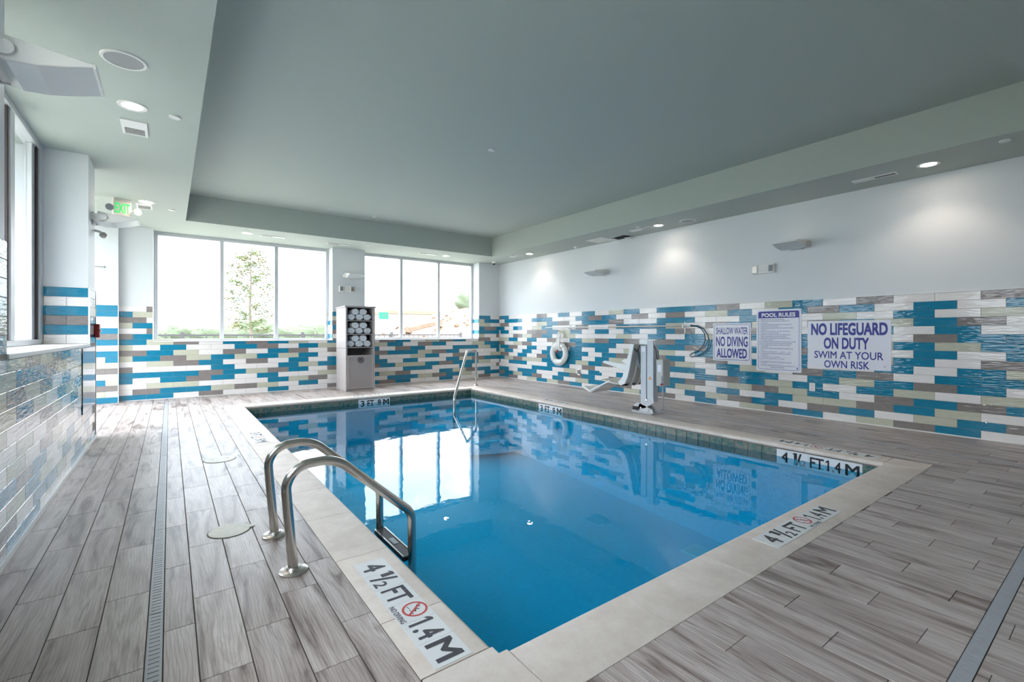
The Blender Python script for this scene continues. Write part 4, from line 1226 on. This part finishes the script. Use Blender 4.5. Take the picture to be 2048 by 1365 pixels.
# ------------------------------------------------------------------ wall uplights (local +x points out of the wall)
def uplight():
    t = thing('wall_uplight', 'x', 'wall light', (0, 0, 0), 0, 'indirect wall uplights')
    b = MB(); b.box(0.0, 0.022, -0.075, 0.075, -0.060, 0.070); b.build('wall_plate', M_FIXW, t, bevel=0.006, seg=2)
    side = [(0.055, -0.040), (0.10, -0.052), (0.20, -0.044), (0.30, -0.020), (0.395, 0.010), (0.400, 0.022), (0.055, 0.062)]
    b = MB(); b.prism(side, -0.17, 0.17, axes((0, 0, 0), (1, 0, 0), (0, 0, 1))); h = b.build('housing', M_FIXW, t, bevel=0.003)
    low = [(0.065, -0.044), (0.10, -0.0535), (0.20, -0.0455), (0.30, -0.0215), (0.388, 0.0062)]
    up_ = [(x, z + 0.004) for x, z in low]
    b = MB(); b.prism(low + up_[::-1], -0.160, 0.160, axes((0, 0, 0), (1, 0, 0), (0, 0, 1))); b.build('lower_lens', M_FIXG, h)
    b = MB(); b.box(0.388, 0.402, -0.168, 0.168, 0.004, 0.026); b.build('glass_edge', M_WHITEP, h, bevel=0.003)
    for s_ in (-1, 1):
        y0, y1 = sorted((s_ * 0.172, s_ * 0.190))
        b = MB(); b.box(0.0, 0.10, y0, y1, -0.035, 0.030); b.tube([(0.10, y0, -0.0025), (0.10, y1, -0.0025)], 0.0325, 20); b.build('pivot_arm', M_FIXW, t, smooth=True)
    b = MB(); b.box(0.02, 0.07, -0.19, 0.19, -0.030, 0.028); b.build('yoke', M_FIXW, t, bevel=0.004)
    b = MB(); b.prism(rrect(0.09, 0.36, -0.14, 0.14, 0.02), 0, 0.002, Matrix.Translation((0, 0, 0.056)) @ Matrix.Rotation(0.115, 4, 'Y')); b.build('upper_lens', M_UPL, h)
    return t
M_UPL = emit('uplight_lens', (255, 242, 228), 0.35)
u0 = uplight()
ups = [((XL + 0.001, 3.14, 2.43), 0, 'white wedge uplight on the pier beside the nearest window'),
       ((XL + 0.001, 6.86, 2.43), 0, 'white wedge uplight below the exit sign'),
       ((XR, 6.66, 2.415), PI, 'white wedge uplight on the long wall, the farther of the two there'),
       ((XR, 2.95, 2.42), PI, 'white wedge uplight on the long wall above the pool signs'),
       ((3.245, YF, 2.43), -PI / 2, 'white wedge uplight on the pillar above the towel cabinet')]
for i, (loc, rz, lab) in enumerate(ups):
    o = u0 if i == 0 else copy_tree(u0)
    o.location = loc; o.rotation_euler = (0, 0, rz); o['label'] = lab
    ld = bpy.data.lights.new('uplight_lamp', 'AREA')
    ld.shape = 'RECTANGLE'; ld.size = 0.26; ld.size_y = 0.26; ld.energy = UPLIGHT_W; ld.color = (1.0, 0.93, 0.86)
    lo = bpy.data.objects.new('lamp', ld); col.objects.link(lo); lo.parent = o; lo.location = (0.225, 0, 0.075); lo.rotation_euler = (PI, 0, 0)

# emergency lights
def emergency(loc, rz, lab):
    t = thing('emergency_light', lab, 'emergency light', loc, rz, 'emergency wall lights')
    b = MB(); b.box(0, 0.045, -0.165, 0.165, -0.068, 0.068); bd = b.build('body', M_WHITEP, t, bevel=0.008, seg=2)
    for s_ in (-1, 1):
        b = MB(); b.box(0.045, 0.062, s_ * 0.118 - 0.042, s_ * 0.118 + 0.042, -0.058, 0.058); hd = b.build('lamp_head', M_WHITEP, t, bevel=0.006)
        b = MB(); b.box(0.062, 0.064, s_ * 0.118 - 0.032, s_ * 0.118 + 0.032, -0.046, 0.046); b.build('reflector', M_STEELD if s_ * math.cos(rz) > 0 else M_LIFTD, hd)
    b = MB(); b.box(0.045, 0.048, -0.06, 0.06, -0.05, 0.05); b.build('cover', M_FIXW, t)
emergency((XR, 3.397, 2.138), PI, 'white twin-head emergency light above the POOL RULES sign')
emergency((3.127, YF, 2.145), -PI / 2, 'white twin-head emergency light on the pillar above the cabinet')

# exit sign hung from the soffit
t = thing('exit_sign', 'illuminated green EXIT sign with two lamp heads under the soffit', 'exit sign', (-0.535, 8.42, ZS - 0.13), math.radians(24))
b = MB(); b.box(-0.105, 0.105, -0.02, 0.02, -0.095, 0.095); bd = b.build('body', M_EXITBODY, t, bevel=0.006)
b = MB(); b.box(-0.10, 0.10, -0.016, 0.016, 0.095, 0.13); b.build('canopy', M_EXITBODY, t)
b = MB(); letter(b, 'EXIT', axes((0, -0.0205, 0), (1, 0, 0), (0, 0, 1)), -0.085, 0.085, -0.07, 0.07, 0.012); b.build('lettering', M_EXIT, bd, fixn=False)
for s_ in (-1, 1):
    b = MB(); b.lathe([(0, -0.03), (0.03, -0.03), (0.046, 0.02), (0.046, 0.032), (0, 0.028)], 20, 0, axes((s_ * 0.16, -0.03, -0.02), (1, 0, 0), (0, 0, 1))); b.build('lamp_head', M_FIXW if s_ > 0 else M_LIFTD, t, smooth=True)
    b = MB(); b.box(min(s_ * 0.10, s_ * 0.16), max(s_ * 0.10, s_ * 0.16), -0.012, 0.012, -0.03, -0.008); b.build('lamp_arm', M_EXITBODY, t)

# ------------------------------------------------------------------ ceiling fittings
dls = [(-0.246, 4.914, 'near the square vent over the ladder deck'), (-0.265, 8.38, 'beside the exit sign'), (1.164, 9.876, 'above the window with the tree'),
       (5.345, 9.946, 'above the window with the dirt pile'), (6.786, 8.538, 'at the far end over the mosaic wall'), (6.79, 4.97, 'midway along the mosaic wall'), (6.74, 1.414, 'at the near end over the mosaic wall')]
for x, y, lab in dls:
    t = thing('downlight', 'lit round recessed downlight %s' % lab, 'downlight', (x, y, ZS), 0, 'recessed soffit downlights')
    b = MB(); b.lathe([(0.070, 0.0), (0.070, -0.004), (0.098, -0.006), (0.100, -0.001), (0.100, 0.0)], 36); b.build('trim_ring', M_FIXW, t, smooth=True)
    b = MB(); b.lathe([(0.0, -0.0035), (0.071, -0.0035), (0.071, -0.0005), (0, -0.0005)], 32); b.build('lens', M_LAMP, t)
    ld = bpy.data.lights.new('downlight_lamp', 'SPOT')
    ld.energy = DOWNLIGHT_W; ld.color = (1.0, 0.84, 0.70); ld.spot_size = math.radians(120); ld.spot_blend = 0.6; ld.shadow_soft_size = 0.06
    lo = bpy.data.objects.new('lamp', ld); col.objects.link(lo); lo.parent = t; lo.location = (0, 0, -0.012)

def disc(name, lab, cat, x, y, z, r, mring, mface, grp, th=0.008):
    t = thing(name, lab, cat, (x, y, z), 0, grp)
    b = MB(); b.lathe([(r * 0.84, 0), (r * 0.84, -th), (r * 0.96, -th), (r, -th * 0.4), (r, 0)], 36); b.build('rim', mring, t, smooth=True)
    b = MB(); b.lathe([(0, -th * 0.8), (r * 0.85, -th * 0.7), (r * 0.85, 0), (0, 0)], 32); b.build('face', mface, t, smooth=True)
M_GRILLE = plain('speaker_grille', (160, 161, 162), 0.6, bump=(900, 0.4, 0.002))
disc('ceiling_speaker', 'round ceiling speaker with grey grille near the first wall uplight', 'speaker', -0.251, 4.122, ZS, 0.128, M_FIXW, M_GRILLE, 'ceiling speakers')
disc('ceiling_speaker', 'round ceiling speaker over the mosaic wall', 'speaker', 6.906, 4.487, ZS, 0.128, M_FIXW, M_GRILLE, 'ceiling speakers')
for x, y, z, lab in ((0.036, 4.947, ZS, 'small white sprinkler cap beside the near downlight'), (0.025, 8.696, ZS, 'small white sprinkler cap near the exit sign'), (3.36, 9.684, ZS, 'small white sprinkler cap above the cabinet pillar'),
                     (6.497, 0.801, ZS, 'small white sprinkler cap at the near end of the mosaic wall soffit'), (3.26, 4.869, ZT, 'small white sprinkler cap in the middle of the tray ceiling'), (3.259, 9.045, ZT, 'small white sprinkler cap at the far edge of the tray ceiling'),
                     (6.60, 5.25, ZS, 'small white sprinkler cap midway along the mosaic wall soffit'), (6.62, 9.02, ZS, 'small white sprinkler cap at the far corner soffit')):
    disc('sprinkler_cap', lab, 'sprinkler', x, y, z, 0.043, M_FIXW, M_FIXW, 'concealed sprinkler caps', 0.012)

def vent(x, y, lx, ly, lab, dark):
    t = thing('ceiling_vent', lab, 'vent', (x, y, ZS), 0, 'soffit air vents')
    b = MB(); fr = 0.02
    b.box(-lx / 2, lx / 2, -ly / 2, -ly / 2 + fr, -0.010, 0); b.box(-lx / 2, lx / 2, ly / 2 - fr, ly / 2, -0.010, 0)
    b.box(-lx / 2, -lx / 2 + fr, -ly / 2 + fr, ly / 2 - fr, -0.010, 0); b.box(lx / 2 - fr, lx / 2, -ly / 2 + fr, ly / 2 - fr, -0.010, 0)
    b.build('frame', M_FIXW, t, fixn=False)
    ix, iy = lx / 2 - fr, ly / 2 - fr
    b = MB(); b.box(-ix, ix, -iy, iy, -0.0065, -0.001); b.build('backing', M_DARK, t)
    d0, d1 = dark
    long_y = ly > lx
    n = int((iy if long_y else ix) * 2 / 0.019)
    L = (iy if long_y else ix) * 2
    me = MB()
    if long_y: me.box(-ix, ix, -0.0022, 0.0022, -0.009, -0.0068)
    else: me.box(-0.0022, 0.0022, -iy, iy, -0.009, -0.0068)
    me = me.mesh('slat', M_FIXW)
    for i in range(n):
        q = -L / 2 + (i + 0.5) * L / n
        put('slat', me, t, (0, q, 0) if long_y else (q, 0, 0))
    q0, q1 = -L / 2 + L * d1, L / 2 if d0 == 0 else -L / 2 + L * d0
    a, bb = sorted((-L / 2 + L * d1, L / 2)) if d0 == 0 else sorted((-L / 2, -L / 2 + L * d0))
    b = MB()
    if long_y: b.box(-ix, ix, a, bb, -0.0095, -0.0085)
    else: b.box(a, bb, -iy, iy, -0.0095, -0.0085)
    b.build('damper_plate', M_FIXW, t)
vent(-0.256, 5.42, 0.185, 0.36, 'square white air vent beside the near downlight', (0.5, 0))
vent(-0.30, 8.66, 0.185, 0.36, 'white air vent beside the exit sign downlight', (0.4, 0))
vent(1.59, 9.92, 0.44, 0.11, 'slim white air vent above the window with the tree', (0, 0.5))
vent(2.853, 9.98, 0.48, 0.11, 'slim white air vent above the cabinet pillar', (0, 0.5))
vent(4.862, 9.95, 0.44, 0.11, 'slim white air vent above the window with the dirt pile', (0, 0.45))
vent(6.781, 1.91, 0.11, 0.44, 'slim white air vent at the near end over the mosaic wall', (0, 0.5))
vent(6.773, 5.316, 0.11, 0.46, 'slim white air vent midway along the mosaic wall', (0, 0.5))
vent(6.71, 8.96, 0.11, 0.44, 'slim white air vent at the far end over the mosaic wall', (0, 0.5))

t = thing('access_panel', 'flat pale access panel in the soffit over the mosaic wall', 'access panel', (6.93, 6.44, ZS))
b = MB(); b.box(-0.20, 0.20, -0.22, 0.22, -0.006, 0); b.build('panel', M_FIXW, t, bevel=0.002)
t = thing('open_ceiling_hatch', 'small torn open hatch in the soffit, its shaded gap painted dark', 'hatch', (7.06, 6.02, ZS))
b = MB(); b.prism([(-0.13, -0.16), (0.02, -0.20), (0.12, -0.05), (0.10, 0.15), (-0.04, 0.20), (-0.10, 0.06)], -0.004, -0.001); b.build('gap', M_DARK, t)  # dark plate painted for the shade in the hole; soffit is uncut
b = MB(); b.box(-0.05, 0.11, -0.22, -0.10, -0.030, -0.022); b.box(-0.02, 0.13, 0.14, 0.38, -0.022, -0.014); b.build('loose_flap', M_FIXW, t, rot=(0.05, 0, 0.1))
t = thing('motion_sensor', 'tiny white motion sensor on the soffit over the ring buoy', 'sensor', (7.04, 7.25, ZS))
b = MB(); b.lathe([(0.0, -0.045), (0.03, -0.04), (0.045, -0.02), (0.05, 0.0)], 20); b.build('dome', M_FIXW, t, smooth=True)
b = MB(); b.box(0.02, 0.05, -0.02, 0.02, -0.03, -0.02); b.build('lens', M_BLACK, t)

def cctv(loc, lab):
    t = thing('security_camera', lab, 'camera', loc, 0, 'dome security cameras')
    b = MB(); b.lathe([(0.052, 0.0), (0.052, -0.03), (0.046, -0.045), (0.0, -0.045)], 24); b.build('housing', M_WHITEP, t, smooth=True)
    b = MB(); b.lathe([(0.038, -0.045), (0.036, -0.062), (0.022, -0.078), (0.0, -0.083)], 20); b.build('dome', M_BLACK, t, smooth=True)
cctv((6.80, 10.04, ZS), 'white dome security camera in the far soffit corner')
t = thing('security_camera', 'small silver bullet camera under the uplight below the exit sign', 'camera', (XL, 7.0, 2.30))
b = MB(); b.tube([(0.0, 0, 0.03), (0.05, 0, 0.02), (0.07, 0, -0.01)], 0.014, 10); b.build('bracket', M_WHITEP, t, smooth=True)
b = MB(); b.lathe([(0, -0.045), (0.03, -0.04), (0.034, 0.03), (0, 0.038)], 18, 0, axes((0.08, -0.01, -0.02), (1, 0, 0), (0, 0, 1))); b.build('body', M_STEELD, t, smooth=True)

# small things on the left side
t = thing('fire_alarm_pull', 'red fire alarm pull station beside the corner of the tiled wall', 'fire alarm', (XL + 0.011, 6.93, 1.20))
b = MB(); b.box(0, 0.045, -0.055, 0.055, -0.075, 0.075); bd = b.build('body', M_ALARM, t, bevel=0.006)
b = MB(); b.box(0.045, 0.056, -0.03, 0.03, -0.012, 0.012); b.build('handle', M_WHITEP, bd)
t = thing('wall_access_panel', 'glossy white access panel at the end of the low tiled wall', 'access panel', (XL + 0.011, 6.50, 0.70))
M_GLOSSW = plain('gloss_white_panel', (214, 214, 226), 0.06)
b = MB(); b.box(0, 0.004, -0.48, 0.46, -0.31, 0.325); b.build('panel', M_GLOSSW, t, bevel=0.002)
b = MB(); b.box(0, 0.005, -0.486, -0.481, -0.31, 0.325); b.build('edge_strip', M_GASKET, t)
t = thing('wall_hook_bar', 'short grey rod with knob on the corner bay wall', 'hook', (-1.02, 10.27, 2.275))
b = MB(); b.tube([(0.0, -0.03, 0), (0.145, -0.03, 0)], 0.008, 8); b.build('rod', M_STEELD, t, smooth=True)
b = MB(); b.lathe([(0, 0), (0.016, 0.0), (0.016, 0.014), (0, 0.016)], 14, 0, axes((0.142, -0.03, 0), (0, 1, 0), (0, 0, 1))); b.build('knob', M_LIFTD, t, smooth=True)
b = MB(); b.box(0.10, 0.115, -0.03, 0, -0.006, 0.006); b.box(0.0, 0.015, -0.03, 0, -0.006, 0.006); b.build('standoff', M_STEELD, t)

# ------------------------------------------------------------------ outside
g = MB(); n = 40
for i in range(n + 1):
    for j in range(n + 1):
        x, y = -70 + 190 * i / n, 11.2 + 150 * (j / n) ** 1.6
        g.v.append((x, y, -0.35 + 0.9 * min(1, max(0, (y - 12) / 25)) + 0.15 * math.sin(x * 0.21) * math.cos(y * 0.17) * min(1, (y - 11) / 20)))
for i in range(n):
    for j in range(n):
        a = i * (n + 1) + j
        g.f.append([a, a + n + 1, a + n + 2, a + 1]); g.m.append(0)
tag(g.build('ground', M_GRASS, fixn=True), 'pale grassy ground outside the windows', 'ground', kind='structure')
g = MB(); g._add([(-70, -1.75, -0.35), (-1.75, -1.75, -0.35), (-1.75, 11.2, -0.35), (-70, 11.2, -0.35)], [(0, 1, 2, 3)]); g._add([(-70, -60, -0.35), (60, -60, -0.35), (60, -1.75, -0.35), (-70, -1.75, -0.35)], [(0, 1, 2, 3)])
tag(g.build('ground', M_GRASS), 'pale grassy ground beyond the side windows', 'ground', kind='structure')

def fence(x0, x1, y, label, posts):
    t = thing('metal_fence', label, 'fence', (x0, y, 0))
    L = x1 - x0
    b = MB(); b.box(0, L, -0.018, 0.018, 1.10, 1.145); b.build('rail', M_FENCE, t)
    b = MB(); b.box(0, L, -0.018, 0.018, 0.10, 0.14); b.build('rail', M_FENCE, t)
    me = MB(); me.box(-0.010, 0.010, -0.010, 0.010, 0.02, 1.11); me = me.mesh('picket', M_FENCE)
    k = 0.06
    while k < L:
        put('picket', me, t, (k, 0, 0)); k += 0.165
    for px in posts:
        b = MB(); b.box(px - x0 - 0.04, px - x0 + 0.04, -0.04, 0.04, -0.3, 1.21); b.build('post', M_FENCE, t, bevel=0.006)
fence(-0.8, 8.15, 14.0, 'dark metal picket fence across the yard outside the windows', [0.25, 3.0, 5.6, 8.1])

def leaf_cloud(mb, cpos, rad, cnt, size, m=0):
    for _ in range(cnt):
        d = Vector((rnd.gauss(0, 1), rnd.gauss(0, 1), rnd.gauss(0, 1))).normalized() * (rnd.random() ** 0.45)
        q = Vector(cpos) + Vector((d.x * rad[0], d.y * rad[1], d.z * rad[2]))
        R = Matrix.Rotation(rnd.uniform(0, 6.28), 3, 'Z') @ Matrix.Rotation(rnd.uniform(-1.2, 1.2), 3, 'X')
        s_ = size * rnd.uniform(0.6, 1.2)
        pts = [(-s_, 0, 0), (0, -s_ * 0.45, s_ * 0.12), (s_, 0, 0), (0, s_ * 0.45, s_ * 0.12)]
        mb._add([q + R @ Vector(pt) for pt in pts], [(0, 1, 2, 3)], m)
# young tree framed by the first window
t = thing('young_tree', 'young airy green tree standing outside the first far window', 'tree', (2.70, 22.0, -0.1))
b = MB(); trunk = [(0, 0, 0), (0.03, 0, 1.2), (-0.02, 0.02, 2.4), (0.02, 0, 3.4), (0.0, 0, 4.3), (0.03, 0.0, 4.9)]
b.tube(trunk, [0.07, 0.055, 0.045, 0.032, 0.018, 0.006], 8)
lv = MB()
for i in range(38):
    z0 = 1.3 + 3.3 * i / 38
    a = i * 2.4; L = (1.05 - 0.62 * abs((z0 - 2.5) / 2.3)) * rnd.uniform(0.75, 1.1)
    e = (L * math.cos(a), L * math.sin(a), z0 + 0.35 * L)
    b.tube([(0, 0, z0), (e[0] * 0.5, e[1] * 0.5, z0 + 0.12 * L), e], [0.016, 0.010, 0.004], 5)
    for q in (0.45, 0.7, 0.9, 1.05):
        leaf_cloud(lv, (e[0] * q, e[1] * q, z0 + 0.3 * L * q), (0.25, 0.25, 0.17), 32, 0.06, rnd.choice((0, 0, 1)))
leaf_cloud(lv, (0, 0, 4.75), (0.4, 0.4, 0.5), 60, 0.055)
b.build('trunk', M_BARK, t, smooth=True)
lv.build('foliage', [M_LEAF, M_LEAF2], t, fixn=False)['kind'] = 'stuff'

def shrub(x, y, z, r, h, label, grp, seed):
    t = thing('far_shrub', label, 'shrub', (x, y, z), 0, grp)
    rr = random.Random(seed)
    bm = bmesh.new(); bmesh.ops.create_icosphere(bm, subdivisions=3, radius=1)
    ph_ = [rr.uniform(0, 6) for _ in range(6)]
    for v in bm.verts:
        c_ = v.co
        k_ = 1 + 0.16 * math.sin(c_.x * 5 + ph_[0]) * math.sin(c_.y * 5 + ph_[1]) + 0.12 * math.sin(c_.z * 7 + ph_[2] + c_.x * 6) + rr.uniform(-0.05, 0.05)
        v.co = Vector((c_.x * r * 0.92 * k_, c_.y * r * 0.7 * k_, max(0.0, (c_.z * 0.55 + 0.45)) * h * k_))
    me = bpy.data.meshes.new('crown'); bm.to_mesh(me); bm.free(); me.materials.append(M_HEDGE)
    for p_ in me.polygons: p_.use_smooth = True
    put('crown', me, t)
    lf = MB()
    leaf_cloud(lf, (0, 0, h * 0.6), (r * 1.0, r * 0.75, h * 0.52), 420, 0.09)
    lf.build('leaves', M_LEAF, t, fixn=False)['kind'] = 'stuff'
wh = ['leftmost', 'second', 'third', 'fourth', 'fifth', 'sixth', 'seventh', 'eighth', 'ninth']
for i, (x, y, r, h) in enumerate(((-1.5, 37, 1.6, 0.85), (0.9, 44, 1.9, 1.25), (2.9, 37, 1.7, 1.15), (5.4, 44, 2.0, 1.75), (7.2, 37, 1.7, 1.2), (9.9, 44, 1.9, 1.45), (12.0, 50, 1.9, 1.0), (15.6, 55, 2.1, 1.5))):
    shrub(x, y, 0.45, r, h, '%s rounded far shrub from the left behind the fence' % wh[i], 'shrubs behind the fence', 20 + i)
shrub(23.2, 38.5, 3.2, 1.5, 1.9, 'lone green bush on top of the dirt pile', 'shrubs behind the fence', 77)

# dirt pile with slabs
g = MB(); nx, ny = 46, 22
def pile_h(u, v_):
    s_ = max(0.0, math.sin(PI * v_)) ** 0.8
    ridge = 0.3 + 2.5 * min(1.0, max(0.0, (u - 0.02) / 0.42)) ** 0.75 + 1.2 * max(0.0, (u - 0.5))
    return ridge * s_ * (1 if u < 0.92 else max(0, (1 - u) / 0.08))
for i in range(nx + 1):
    for j in range(ny + 1):
        u, v_ = i / nx, j / ny
        hgt = pile_h(u, v_)
        g.v.append((10.5 + 19 * u, 26 + 16 * v_ + rnd.uniform(-0.15, 0.15), 0.15 + hgt * (1 + 0.10 * math.sin(i * 1.7 + j * 2.1)) + rnd.uniform(-0.09, 0.09) * min(1, hgt)))
for i in range(nx):
    for j in range(ny):
        a = i * (ny + 1) + j
        g.f.append([a, a + ny + 1, a + ny + 2, a + 1]); g.m.append(0)
pile = tag(g.build('dirt_pile', M_DIRT), 'tan dirt and rubble pile behind the fence', 'dirt pile')
for i in range(90):
    u, v_ = rnd.uniform(0.05, 0.9), rnd.uniform(0.06, 0.48)
    s_ = rnd.uniform(0.12, 0.42)
    b = MB(); b.cbox((0, 0, 0), (s_ * 1.8, s_, s_ * 0.55))
    b.v = [(x * rnd.uniform(0.7, 1.2), y * rnd.uniform(0.7, 1.2), z * rnd.uniform(0.6, 1.3)) for x, y, z in b.v]
    b.build('rock', M_ROCK, pile, (10.5 + 19 * u, 26 + 16 * v_, 0.15 + pile_h(u, v_) + s_ * 0.12), (rnd.uniform(-0.5, 0.5), rnd.uniform(-0.5, 0.5), rnd.uniform(0, 3)))
b = MB(); b.cbox((0, 0, 0), (2.6, 0.5, 0.35)); b.build('concrete_slab', M_ROCK, pile, (13.6, 28.2, 1.75), (0.2, -0.22, 0.1), bevel=0.05)

# road sign, building, poles far away
t = thing('road_sign', 'green road sign on a post beyond the yard', 'road sign', (17.2, 45, 0))
b = MB(); b.box(-0.48, 0.48, -0.03, 0.03, 2.60, 3.28); bd = b.build('board', M_HWY, t)
b = MB(); b.box(-0.05, 0.05, 0.03, 0.09, 0, 3.1); b.build('post', M_GREYP, t)
b = MB(); b.box(-0.1, 0.34, -0.034, -0.03, 3.0, 3.08); b.box(-0.1, 0.26, -0.034, -0.03, 2.82, 2.9); b.build('legend', M_HEDGE, bd, fixn=False)
t = thing('far_building', 'low beige building with flat parapet on the horizon', 'building', (27.0, 60, 0))
b = MB(); b.box(-3.6, 6.5, 0, 9, 0, 4.0); b.build('wall', M_BUILD, t)
b = MB(); b.box(-3.75, 6.65, -0.15, 9.1, 3.85, 4.3); b.build('parapet', M_ROCK, t)
for i in range(4):
    b = MB(); b.box(-2.9 + 2.2 * i, -1.6 + 2.2 * i, -0.03, 0.02, 1.5, 2.6); b.build('window', M_FIXG, t)
for x, y, h, lab in ((14.5, 60, 3.6, 'thick far utility pole behind the shrubs'), (21.5, 62, 3.3, 'thin far light pole near the orange board'), (33.0, 72, 7.2, 'slender far mast above the low building'), (-1.5, 62, 4.6, 'pale far tower beside the left window edge')):
    t = thing('utility_pole', lab, 'pole', (x, y, 0))
    b = MB(); b.tube([(0, 0, 0), (0, 0, h)], 0.13 if 'thick' in lab else 0.05, 8); b.build('shaft', M_GREYP, t, smooth=True)
    b = MB(); b.box(-0.3, 0.3, -0.04, 0.04, h - 0.2, h - 0.12); b.build('cross_arm', M_GREYP, t)
t = thing('roadside_board', 'small orange roadside board behind the shrubs', 'board', (19.9, 60, 0))
b = MB(); b.box(-0.5, 0.5, -0.03, 0.03, 1.35, 1.95); b.build('board', M_ORANGE, t)
b = MB(); b.box(-0.06, 0.06, 0.03, 0.12, 0, 1.6); b.build('post', M_GREYP, t)
